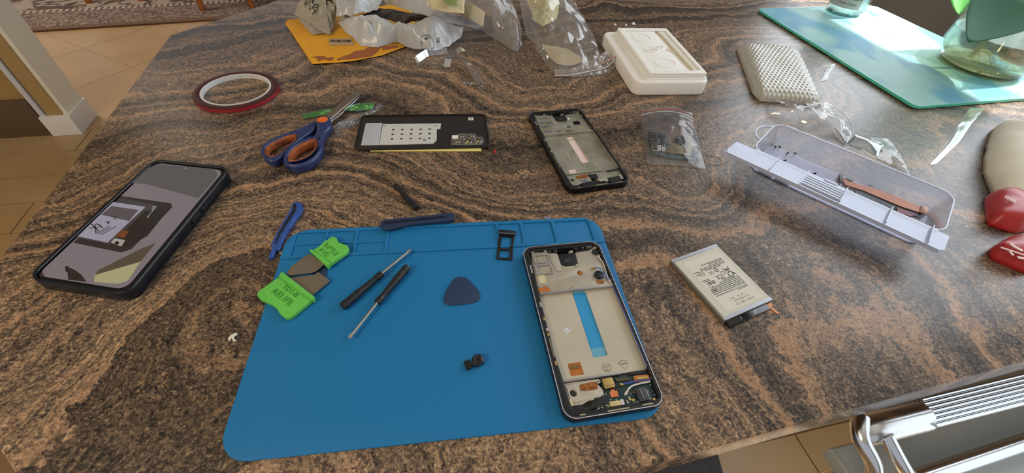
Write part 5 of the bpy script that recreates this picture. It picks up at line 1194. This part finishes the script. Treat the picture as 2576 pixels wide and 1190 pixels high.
jr = thing('glass_jar', 'faceted clear glass jam jar with a printed paper label, on the glass board', 'jar', (jc.x, jc.y, BZ))
prof = [(.024, .0), (.033, .002), (.0365, .010), (.0375, .022), (.0370, .080), (.0340, .092), (.0310, .098), (.0310, .112), (.0295, .112), (.0295, .098), (.0330, .088), (.0350, .078), (.0350, .022), (.0330, .010), (.0240, .008)]
lathe('jar_body', prof, M_GLS, jr, n=12, c=(jc.x, jc.y, BZ), smooth=10)
lathe('jar_base', [(.0001, .001), (.030, .001), (.033, .006), (.028, .008), (.0001, .006)], film('thick_glass', (200, 226, 226), .25, .35, .03, None, (190, 214, 214)), jr, n=24, c=(jc.x, jc.y, BZ))
# paper label wrapped on the side that faces the camera
def wrap(name, r_, a0, a1, z0, z1, m, n=16, c=jc, parent=jr):
    v = []
    for z in (z0, z1):
        for i in range(n+1):
            a = a0+(a1-a0)*i/n; v.append((c.x+r_*math.cos(a), c.y+r_*math.sin(a), z))
    for z in (z0, z1):
        for i in range(n+1):
            a = a0+(a1-a0)*i/n; v.append((c.x+(r_-.0003)*math.cos(a), c.y+(r_-.0003)*math.sin(a), z))
    k = n+1; f = []
    for i in range(n): f += [(i, i+1, k+i+1, k+i), (2*k+i, 3*k+i, 3*k+i+1, 2*k+i+1)]
    return pyd(name, v, f, m, parent, smooth=180)
toc = math.atan2(-jc.y, -jc.x)          # direction from the jar to the camera
LR = .0384
wrap('paper_label', LR, toc-1.15, toc+.62, BZ+.016, BZ+.078, mat('label_kraft', (176, 178, 172), 0.6))
def wrap_text(body, size, a_mid, z, shear=.25, w=None):
    me = text_mesh(body, size, 0.0, shear, 'CENTER')
    bm = bmesh.new(); bm.from_mesh(me); bmesh.ops.subdivide_edges(bm, edges=bm.edges[:], cuts=1)
    for vt in bm.verts:
        a = a_mid+vt.co.x/LR; zz = z+vt.co.y
        vt.co = Vector((jc.x+(LR+.0002)*math.cos(a), jc.y+(LR+.0002)*math.sin(a), zz))
    bmesh.ops.recalc_face_normals(bm, faces=bm.faces)
    bm.to_mesh(me); bm.free(); finish('label_writing', me, M_INK, jr)
wrap_text('Bonne Maman', .0120, toc-.25, BZ+.046)
wrap_text('Fraises et Cassis', .0092, toc-.25, BZ+.033)
wrap_text('Fruits Choisis', .0062, toc-.05, BZ+.023)
# vase of water with a rooting cutting
vc = Vector((.800, .790, BZ))
vs = thing('glass_vase', 'rounded clear glass vase with water and rooting plant cutting, on the glass board', 'vase', tuple(vc))
prof = [(.040, .0), (.058, .004), (.069, .016), (.073, .034), (.074, .070), (.074, .200), (.0755, .215), (.0735, .215), (.0715, .200), (.0715, .070), (.0705, .036), (.0665, .019), (.056, .008), (.040, .005)]
lathe('vase_body', prof, M_GLS, vs, n=48, c=tuple(vc))
lathe('vase_base', [(.0001, .001), (.057, .003), (.060, .006), (.0001, .0055)], film('amber_glass', (232, 214, 160), .25, .35, .03, None, (214, 196, 140)), vs, n=32, c=tuple(vc))
lathe('water', [(.0001, .0065), (.056, .009), (.0675, .021), (.0700, .036), (.0708, .055), (.0001, .055)], film('water', (226, 222, 196), .10, .12, .02, None, (206, 198, 160)), vs, n=40, c=tuple(vc))
M_LEAF = mat('leaf_green', (64, 116, 84), 0.35, coat=.2, var=(60, (50, 98, 74)))
_nt = M_LEAF.node_tree
def leaf_mat(name, a, b, k=.45):
    m = mat(name, a, 0.5, spec=.3); nt = m.node_tree; p = nt.nodes['Principled BSDF']; o_ = [n for n in nt.nodes if n.type == 'OUTPUT_MATERIAL'][0]
    t = nt.nodes.new('ShaderNodeBsdfTranslucent'); t.inputs[0].default_value = (*lin(b), 1); x = nt.nodes.new('ShaderNodeMixShader'); x.inputs[0].default_value = k
    nt.links.new(p.outputs[0], x.inputs[1]); nt.links.new(t.outputs[0], x.inputs[2]); nt.links.new(x.outputs[0], o_.inputs[0]); return m
M_LF = leaf_mat('leaf_dark', (44, 104, 74), (90, 190, 40), .10); M_LF2 = leaf_mat('leaf_bright', (120, 200, 110), (140, 230, 50))
def leaf(tip, base, wid, curl, m, label=None):
    tip, base = Vector(tip), Vector(base); d = tip-base; L_ = d.length; d = d.normalized(); s = d.cross(((tip+base)/2-Vector((0, 0, CAMZ)))+Vector((0, 0, -.25))).normalized(); nn = s.cross(d)
    v = []; f = []; n = 22; k = 9
    for i in range(n+1):
        t = i/n; w = wid*(math.sin(math.pi*min(1, t**.75))**.75 if 0 < t < 1 else 0.02)
        for j in range(k):
            u = j/(k-1)*2-1; v.append(base+d*L_*t+s*u*w+nn*(curl*math.sin(math.pi*t)-abs(u)**1.5*w*.25))
    for i in range(n):
        for j in range(k-1):
            a = i*k+j; f.append((a, a+1, a+k+1, a+k))
    o = pyd('leaf', v, f, m, vs, smooth=180); 
    md = o.modifiers.new('s', 'SOLIDIFY'); md.thickness = .0008
    if label: o['label'] = label
    return o
def atd(px, py, depth):
    d = _f + _r2*((px-1288)/FPX) - _u2*((py-595)/FPX); return Vector((0, 0, CAMZ))+d*depth
leaf(atd(2436, 106, .62), atd(2650, -80, .66), .052, .010, M_LF, 'large dark green leaf hanging in the vase')
leaf(atd(2413, 38, .84), atd(2460, -90, .86), .030, .004, M_LF2, 'small bright green leaf')
tube('stem', smoothloop([tuple(vc+Vector((-.036, -.012, .018))), tuple(vc+Vector((-.034, -.010, .05))), tuple(vc+Vector((-.024, -.004, .10))), tuple(vc+Vector((-.012, .002, .17))), tuple(vc+Vector((.0, .0, .26)))], 5, False), [.0042+.0003*math.sin(i) for i in range(21)], mat('stem_pale', (186, 178, 116), 0.4), vs, n=10)
for k in range(7):
    a = random.uniform(-2.6, .2); r0 = .01; p0 = vc+Vector((-.030, -.008, .03)); q = p0+Vector((math.cos(a)*.028+.01, math.sin(a)*.028, -.014)); 
    tube('root', smoothloop([tuple(p0), tuple(p0.lerp(q, .5)+Vector((0, 0, .006))), tuple(q)], 5, False), .0010, mat('root_cream', (214, 200, 150), 0.5), vs, n=6)

# ================================================================== YELLOW ENVELOPE
M_ENV = mat('yellow_kraft', (226, 164, 36), 0.6, bump=(40, 0.25), var=(14, (216, 152, 34)))
en = thing('padded_envelope', 'yellow padded envelope with a torn edge, under the crumpled bags', 'envelope', (*at(850, 110).xy, 0.0))
env_f = sheet('envelope_front', P3([(785, 161, .0012), (850, 158, .002), (900, 152, .002), (960, 140, .002), (1025, 116, .002), (1060, 100, .002)]), P3([(718, 60, .003), (724, 50, .004), (757, 47, .004), (900, 10, .004), (1020, -10, .004)]),
      50, 40, .007, .0014, M_ENV, en, 14, 7.0, smooth=180, thick=.0006)
sheet('envelope_back', P3([(785, 161, .0006), (900, 152, .0006), (1025, 116, .0006)]), P3([(718, 60, .0006), (757, 47, .0006), (1020, -10, .0006)]), 10, 6, 0, 0, M_ENV, en, smooth=180)
def cE(x, y): return (700+x/6.61, y/6.61)
ez = .0078
def on_env(name, pts, h, m, z=ez, bev=0):
    o = ext(name, GG(cE, pts, z), z, z+.0004+h, m, en, True, bev, smooth=None); drape(o, env_f, z, .0007); return o
on_env('torn_strip', [(540, 932), (600, 935), (640, 925), (700, 925), (760, 930), (830, 955), (900, 940), (920, 950), (890, 990), (840, 990), (760, 975), (700, 985), (650, 1000), (660, 980), (630, 950)], .0002, mat('brown_card', (150, 88, 48), 0.7, bump=(300, .5)), .0045)
on_env('torn_strip', [(970, 965), (1100, 920), (1200, 895), (1260, 855), (1420, 830), (1500, 790), (1620, 780), (1700, 770), (1690, 800), (1640, 850), (1560, 910), (1400, 940), (1200, 965), (1060, 970), (990, 985)], .0002, mat('brown_card', (150, 88, 48), 0.7, bump=(300, .5)), .0052)
on_env('torn_strip', [(1700, 775), (1880, 755), (1990, 740), (1990, 770), (1850, 800), (1750, 820)], .0002, mat('brown_card', (150, 88, 48), 0.7, bump=(300, .5)), .0052)
on_env('barcode_label', [(835, 630), (1200, 615), (1260, 715), (845, 722)], .0006, mat('label_tan', (176, 150, 118), 0.6), .0095)
sp = []; rs = random.Random(9); x = 850
while x < 1200:
    w = rs.choice((4, 7, 12)); p = [at(*cE(a, b), .0101) for a, b in ((x, 642), (x+w, 642), (x+w+4, 676), (x+4, 676))]
    sp.append(([tuple(q) for q in p], [(0, 1, 2, 3)])); x += w+rs.choice((5, 9, 14))
v, f = merge(sp); v = [(q[0], q[1], .01015) for q in v]; drape(pyd('barcode', v, f, M_INK, en, kind='stuff'), env_f, .01015, .0022)

# ================================================================== CRUMPLED MAILERS
def poly_mat(name, c, rough=.32, c2=None): return mat(name, c, rough, spec=.6, var=(9, c2 or c))
M_PM = poly_mat('grey_poly', (196, 198, 202), .30, (174, 174, 174)); M_PMD = mat('poly_inside_and_shade', (52, 48, 50), .5, bump=(260, .4)); M_PMB = poly_mat('beige_poly', (172, 164, 148), .42, (150, 144, 130))
ml = thing('grey_mailer', 'crumpled beige-grey postal bag with printed warning words, over the yellow envelope', 'bag', (*at(830, 40).xy, 0.0))
def sh(name, bottom, top, m, parent, bump=.01, amp=.008, sc=22, seed=0., N_=60, M_=36, mid=None, thick=.0003, smooth=None):
    return sheet(name, P3(bottom), P3(top), N_, M_, bump, amp, m, parent, sc, seed, thick=thick, mid=P3(mid) if mid else None, rag=.0004, smooth=smooth)
flap_ = sh('bag_flap', [(742, 36, .018), (772, 58, .014), (800, 76, .012), (826, 86, .010), (834, 84, .010)], [(748, 14, .030), (762, -4, .040), (785, -20, .050), (812, -20, .050), (822, 0, .045)], M_PMB, ml, .004, .009, 20, 1.0)
sh('bag_flap', [(826, 86, .009), (838, 70, .012), (844, 52, .016)], [(806, 10, .036), (822, 0, .044), (838, 14, .040)], M_PMB, ml, .004, .010, 24, 3.0, 30, 30)
sh('bag_underside', [(744, 38, .006), (762, 62, .006), (786, 88, .007), (800, 86, .008)], [(742, 30, .016), (775, 55, .012), (800, 72, .012), (826, 82, .010)], M_PMB, ml, .0, .004, 26, 2.0, 40, 12)
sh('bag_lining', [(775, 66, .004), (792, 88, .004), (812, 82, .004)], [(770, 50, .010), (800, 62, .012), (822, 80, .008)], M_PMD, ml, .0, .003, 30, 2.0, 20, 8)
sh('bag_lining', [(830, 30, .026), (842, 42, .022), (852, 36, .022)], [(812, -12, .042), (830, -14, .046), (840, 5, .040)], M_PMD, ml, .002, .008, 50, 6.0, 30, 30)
wz = .036
for s_, a, b_, h in (('bag', (768, 20), (775, 6), .010), ('cribs,', (783, 27), (792, 3), .0105), ('nos', (798, 34), (803, 14), .010)):
    drape(text_at('warning_writing', s_, onto(flap_, *a).xy, onto(flap_, *b_).xy, wz, h, M_INK, ml, depth=.0002), flap_, wz, .0008)
sm = thing('silver_mailer', 'crumpled silver-grey plastic mailer spread in front of the heap', 'bag', (*at(1010, 85).xy, 0.0))
sms = sh('bag_sheet', [(848, 58, .020), (868, 84, .012), (905, 116, .006), (945, 119, .006), (1000, 108, .006), (1020, 116, .006), (1050, 122, .006), (1090, 126, .006), (1135, 112, .006), (1160, 92, .008)],
   [(852, 52, .030), (880, 42, .038), (915, 36, .040), (960, 44, .036), (1000, 62, .030), (1040, 60, .034), (1090, 44, .040), (1125, 52, .030), (1165, 72, .014)], M_PM, sm, .018, .021, 12, 9.0, 110, 60, smooth=22)
sh('bag_shadow_side', [(905, 40, .030), (970, 50, .024), (1020, 64, .020), (1075, 46, .028)], [(950, 22, .038), (1000, 26, .040), (1045, 34, .038), (1095, 44, .036)], M_PMD, sm, .0, .008, 20, 4.0, 50, 14)  # dark sheet paints the shaded hollow behind the spread mailer
mk = onto(sms, 1075, 102); lp_ = [(mk.x+.010*math.cos(a), mk.y+.008*math.sin(a)) for a in [2*math.pi*i/28 for i in range(28)]]
drape(ext('pen_circle', [lp_, [(mk.x+.0095*math.cos(a), mk.y+.0075*math.sin(a)) for a in [2*math.pi*i/28 for i in range(28)]]], .02, .0201, M_INK, sm, smooth=None), sms, .02, .0010)
drape(text_at('pen_writing', '40', onto(sms, 1070, 106).xy, onto(sms, 1081, 98).xy, .02, .004, M_INK, sm, depth=.0001), sms, .02, .0010)
drape(text_at('pen_writing', '47', onto(sms, 1101, 113).xy, onto(sms, 1110, 108).xy, .02, .004, M_INK, sm, depth=.0001), sms, .02, .0010)
um = thing('upper_mailer', 'crumpled silver-grey plastic bag piled behind the spread mailer', 'bag', (*at(900, 10).xy, 0.0))
sh('bag_sheet', [(842, 48, .030), (870, 40, .036), (890, 38, .040), (925, 36, .036), (955, 24, .040)], [(836, -30, .060), (870, -40, .065), (905, -40, .070), (945, -40, .060), (975, -20, .050)], M_PM, um, .008, .020, 13, 12.0, 90, 50, smooth=22)
sh('bag_sheet', [(836, 30, .030), (852, 44, .024), (862, 52, .022), (884, 44, .030)], [(830, -20, .050), (852, -20, .056), (874, -10, .056), (892, 5, .050)], M_PMB, um, .004, .014, 26, 14.0, 44, 34)
dm = thing('striped_mailer', 'pale grey plastic bag folded in a long diagonal band behind the spread mailer', 'bag', (*at(1120, 30).xy, 0.0))
sh('bag_band', [(996, 12, .036), (1040, 30, .034), (1085, 46, .034), (1120, 54, .030), (1160, 62, .026), (1200, 72, .022)], [(1012, -22, .060), (1060, -8, .058), (1104, 18, .052), (1130, 34, .046), (1180, 46, .034), (1214, 66, .026)], M_PM, dm, .006, .008, 18, 20.0, 80, 20)
sh('bag_band', [(940, 20, .034), (985, 14, .036), (1030, 28, .034)], [(950, -20, .050), (1000, -20, .055), (1035, -5, .050)], M_PMB, dm, .004, .008, 18, 22.0, 30, 14)
pp = thing('paper_sheets', 'cream papers with a green scrap at the top behind the clear bags', 'paper', (*at(1120, 10).xy, 0.0))
M_CREAM = mat('cream_paper', (206, 190, 148), 0.6)
sh('paper_sheet', [(1085, 20, .066), (1120, 30, .064), (1168, 34, .060)], [(1060, -30, .074), (1110, -30, .074), (1170, -30, .074)], M_CREAM, pp, .003, .003, 14, 2.0, 20, 20, smooth=180)
sh('paper_sheet', [(1115, 5, .0740), (1135, 12, .0735), (1150, 16, .073)], [(1120, -14, .077), (1140, -14, .077), (1152, -6, .076)], mat('green_paper', (128, 142, 84), 0.6), pp, .001, .002, 14, 2.0, 10, 10, smooth=180)
sh('paper_sheet', [(1150, 30, .044), (1180, 50, .040), (1215, 68, .030)], [(1150, 0, .056), (1190, 10, .054), (1220, 30, .046)], mat('tan_paper', (178, 160, 128), 0.6), pp, .003, .003, 16, 5.0, 20, 20, smooth=180)
# clear plastic bags
M_CP = film('clear_bag', haze=.46, gloss=.11, rough=.12, hazecol=(196, 190, 182)); M_CP2 = film('clear_bag_b', haze=.30, gloss=.13, rough=.10, hazecol=(206, 200, 194))
cb1 = thing('clear_plastic_bag', 'large wrinkled clear plastic bag at the top, left of the one with cream card', 'bag', (*at(1250, 60).xy, 0.0))
sh('bag_film', [(1168, 60, .010), (1215, 78, .004), (1250, 100, .003), (1286, 126, .002), (1302, 128, .001), (1314, 110, .002)], [(1150, -40, .060), (1190, -40, .075), (1240, -40, .08), (1266, -40, .07), (1284, -10, .05), (1312, 70, .014)], M_CP, cb1, .016, .013, 14, 31.0, 60, 40, thick=0, smooth=30)
sh('bag_film', [(1200, 72, .002), (1256, 104, .001), (1300, 126, .0008)], [(1160, -40, .02), (1230, -40, .02), (1300, 60, .004)], film('clear_bag_back', haze=.12, gloss=.08, hazecol=(196, 192, 186)), cb1, .001, .006, 20, 33.0, 30, 30, thick=0)
cb2 = thing('clear_plastic_bag', 'clear plastic bag with red zip edge holding a folded cream card', 'bag', (*at(1430, 100).xy, 0.0))
sh('bag_film', [(1325, 84, .004), (1345, 118, .003), (1370, 160, .002), (1392, 186, .001), (1425, 192, .001), (1470, 190, .001), (1510, 176, .003)],
   [(1296, -30, .05), (1330, -30, .07), (1380, -30, .08), (1420, -30, .07), (1446, 10, .05), (1478, 70, .025), (1516, 150, .008)], M_CP2, cb2, .018, .016, 13, 41.0, 64, 44, thick=0, smooth=30)
sh('zip_mouth', [(1392, 190, .001), (1440, 194, .001), (1500, 190, .001), (1535, 180, .002), (1552, 164, .004)], [(1394, 176, .006), (1440, 172, .010), (1490, 150, .016), (1522, 128, .018), (1546, 130, .012)], M_CP2, cb2, .004, .006, 30, 44.0, 50, 16, thick=0)
tube('zip_line', smoothloop([tuple(at(*p)) for p in ((1396, 186, .003), (1440, 180, .006), (1475, 168, .010), (1510, 162, .012), (1532, 152, .014), (1552, 140, .016))], 5, False), .0007, mat('zip_rose', (196, 140, 130), 0.3), cb2, n=6, label='rose zip line')
tube('zip_line', smoothloop([tuple(at(*p)) for p in ((1396, 190, .002), (1440, 188, .004), (1480, 180, .006), (1520, 172, .008), (1540, 156, .012), (1550, 142, .014))], 5, False), .0009, mat('zip_white', (206, 204, 208), 0.3), cb2, n=6, label='white zip line')
cd = thing('folded_card', 'folded cream card inside the clear zip-edged bag', 'card', (*at(1415, 140).xy, 0.0))
sh('card_sheet', [(1385, 146, .003), (1400, 160, .003), (1430, 166, .003), (1452, 160, .003)], [(1364, 114, .006), (1395, 116, .007), (1430, 124, .008), (1473, 152, .004)], mat('card_cream', (214, 198, 160), 0.55), cd, .004, .003, 20, 50.0, 30, 20, thick=.0004)
pi_ = thing('yellow_paper', 'crumpled pale yellow paper at the top inside the clear plastic bag', 'paper', (*at(1370, 30).xy, 0.0))
sh('paper_sheet', [(1338, 50, .010), (1365, 66, .008), (1395, 50, .008)], [(1322, -20, .020), (1370, -30, .03), (1412, -10, .02)], mat('paper_yellow', (186, 176, 116), 0.5), pi_, .008, .010, 20, 53.0, 40, 40)

# ================================================================== RED KNITTED THING + CREAM CLOTH (far right)
M_RED = mat('red_packet', (176, 44, 44), 0.35, bump=(60, .3)); M_WHM = mat('packet_white', (222, 196, 190), 0.5)
def lump(name, px, z_h, m, parent, amp=.003, seed=0, n=40):
    lp = resample([Vector((*p, 0)) for p in smoothloop(G(px, z_h*.4), 4)]+[Vector((*smoothloop(G(px, z_h*.4), 4)[0], 0))], n+1)[:-1]
    c = sum(lp, Vector())/len(lp); v = []; f = []; K = 8
    for k in range(K+1):
        s = k/K; sc_ = math.cos(s*math.pi/2)**.55 if s < 1 else 0.02; z = z_h*math.sin(s*math.pi/2)
        for p in lp:
            q = c+(p-c)*sc_; d = noise.noise(q*40+Vector((seed, 0, s*2)))*amp; v.append((q.x+d*.6, q.y+d*.6, max(.0006, z+d)))
    for k in range(K):
        for i in range(n): f.append((k*n+i, k*n+(i+1) % n, (k+1)*n+(i+1) % n, (k+1)*n+i))
    f.append(tuple(K*n+i for i in range(n))); f.append(tuple(range(n))[::-1])
    return pyd(name, v, f, m, parent, smooth=180)
def cr_(x, y): return (2350+x/3.965, 420+y/3.965)
r1 = thing('red_packet', 'red crumpled packet with white marks under the cream cloth', 'packet', (*at(2540, 520).xy, 0.0))
lump('packet_body', [cr_(*p) for p in ((560, 270), (590, 235), (650, 232), (720, 255), (800, 300), (900, 330), (1020, 400), (1040, 560), (900, 610), (780, 590), (640, 545), (580, 500))], .022, M_RED, r1, .004, 1)
r2 = thing('red_packet', 'red crumpled packet with white lettering-like marks, nearest the near edge at the right', 'packet', (*at(2540, 630).xy, 0.0))
lump('packet_body', [cr_(*p) for p in ((585, 810), (640, 760), (700, 710), (780, 680), (860, 740), (1000, 800), (1060, 900), (1040, 1010), (900, 985), (760, 930), (640, 880))], .022, M_RED, r2, .004, 5)
def mark(par, pts, z, w=.0012): 
    P_ = [at(*cr_(*p), z) for p in pts]; ribbon_w('white_mark', P_, w, M_WHM, par)
def ribbon_w(name, P_, w, m, par):
    v = []; f = []
    for i, c in enumerate(P_):
        t_ = (P_[min(i+1, len(P_)-1)]-P_[max(i-1, 0)]).normalized(); s_ = t_.cross(Vector((0, 0, 1))).normalized()*w/2
        for sg in (-1, 1):
            for dz in (0, .0008): v.append(c+s_*sg+Vector((0, 0, dz)))
    for i in range(len(P_)-1):
        a = 4*i; f += [(a+1, a+3, a+7, a+5), (a, a+4, a+6, a+2), (a, a+1, a+5, a+4), (a+2, a+6, a+7, a+3)]
    f += [(0, 2, 3, 1), (4*len(P_)-4, 4*len(P_)-3, 4*len(P_)-1, 4*len(P_)-2)]
    pyd(name, v, f, m, par)
for k in range(5): mark(r1, [(700+k*22, 310+k*12), (722+k*22, 290+k*10)], .0225, .0010)
mark(r2, [(660, 805), (740, 830), (800, 850), (890, 880)], .0225, .0014); mark(r2, [(760, 770), (800, 800), (880, 840)], .0235, .0030); mark(r2, [(750, 845), (785, 885)], .0225, .0018); mark(r2, [(830, 905), (896, 915)], .0225, .0026)
cc = thing('cream_cloth_bag', 'soft cream cloth bag at the right edge, resting against the red packets', 'bag', (*at(2560, 420).xy, 0.0))
lump('cloth_body', [(2505, 330), (2530, 300), (2620, 320), (2720, 400), (2760, 520), (2700, 560), (2600, 530), (2530, 495), (2508, 450), (2494, 400)], .034, mat('cream_cloth', (222, 216, 198), 0.85, bump=(120, .3)), cc, .006, 9)

# ================================================================== CHROME STOOL + DARK SEAT (below the near edge)
def rmz(a, b, z): return tuple(room(a, b, z))
pr = at(2372, 1070, -.05); ra = pr.xy.dot(e1); rb = pr.xy.dot(e2)
cst = thing('chrome_stool', 'shiny chrome framed stool with a fluted rail, below the near edge of the island', 'stool', tuple(room(.55, -.05, FLOOR)), PHI)
M_CHM = mat('mirror_chrome', (236, 240, 244), 0.2, 1.0)
def band_(name, a0, a1, b0, b1, z0, z1, m, bev=.001): return ext(name, quad(a0, a1, b0, b1), z0, z1, m, cst, True, bev)
pa = at(2310, 1000, -.05); b_top = pa.xy.dot(e2); b_bot = pr.xy.dot(e2)
a_st = at(2150, 1060, -.05).xy.dot(e1); a_rib = ra
tube('rail_end', smoothloop([rmz(a_st+.008, (b_bot+b_top)/2, -.066), rmz(a_st+.016, (b_bot+b_top)/2, -.063), rmz(a_st+.04, (b_bot+b_top)/2, -.0615), rmz(a_rib, (b_bot+b_top)/2, -.0615)], 4, False), [.007, .009, .011, .012, .0125, .0128]+[.0128]*7, M_CHM, cst, n=28)
band_('rail_plate', a_rib, 1.0, b_bot, b_top, -.058, -.053, M_CHM)
nf = 7
for k in range(nf):
    b = b_bot+(b_top-b_bot)*(k+.5)/nf
    tube('rail_flute', [rmz(a_rib-.004+.003*k*.4, b, -.0525), rmz(1.0, b, -.0525)], .0017, M_CHM, cst, n=10)
bm_ = (b_bot+b_top)/2
tube('front_leg', smoothloop([rmz(a_st+.010, b_top-.004, -.052), rmz(a_st+.000, b_bot+.006, -.056), rmz(a_st+.010, b_bot-.014, -.075), rmz(a_st+.022, b_bot-.028, -.12), rmz(a_st+.03, b_bot-.035, -.25), rmz(a_st+.03, b_bot-.035, FLOOR+.001)], 6, False), .0065, M_CHM, cst, n=16)
tube('curved_brace', smoothloop([rmz(a_st+.024, b_bot+.004, -.056), rmz(a_st+.032, b_bot-.016, -.070), rmz(a_st+.055, b_bot-.034, -.095), rmz(a_st+.10, b_bot-.05, -.13), rmz(a_st+.2, b_bot-.06, -.15)], 6, False), .0055, M_CHM, cst, n=16)
q0 = at(2330, 1195, -.13); q1 = at(2576, 1112, -.13)
tube('lower_rail', [tuple(q0+(q0-q1)*.1), tuple(q1+(q1-q0)*1.6)], .008, M_CHM, cst, n=16)
sq_ = at(2380, 1100, -.16).xy; 
band_('seat_panel', a_st+.06, 1.0, b_bot-.10, b_top-.004, -.185, -.165, mat('steel_blue_panel', (176, 186, 190), 0.35, 0.25), .004)
for a, b in ((.95, b_bot-.09), (.95, b_bot), (a_st+.08, b_bot)):
    tube('leg', [rmz(a, b, -.185), rmz(a+.01, b, FLOOR+.001)], .009, M_CHM, cst, n=12)
ds = thing('bar_stool', 'dark grey padded bar stool tucked under the near edge of the island', 'stool', (.10, .06, FLOOR))
s0, s1 = at(1812, 1137, -.13), at(1828, 1192, -.13); dd = (s0-s1).xy.normalized(); ll = Vector((-dd.y, dd.x))
base = s1.xy-dd*.10
pl = [tuple(base), tuple(s0.xy+dd*.16), tuple(s0.xy+dd*.16+ll*.30), tuple(base+ll*.30)]
ext('seat_pad', pl, -.17, -.13, mat('charcoal_cloth', (72, 74, 84), 0.8, bump=(500, .5), var=(300, (60, 62, 72))), ds, True, .008)
ext('seat_board', [tuple(Vector(p)*.96+Vector((c_))*.04) for p, c_ in zip(pl, [tuple(cen(pl))]*4)], -.185, -.171, M_BLK, ds)
for p in pl:
    q = Vector(p)*.86+cen(pl)*.14; tube('leg', [(q.x, q.y, -.186), (q.x, q.y, FLOOR+.001)], .012, M_WOOD, ds, n=10)
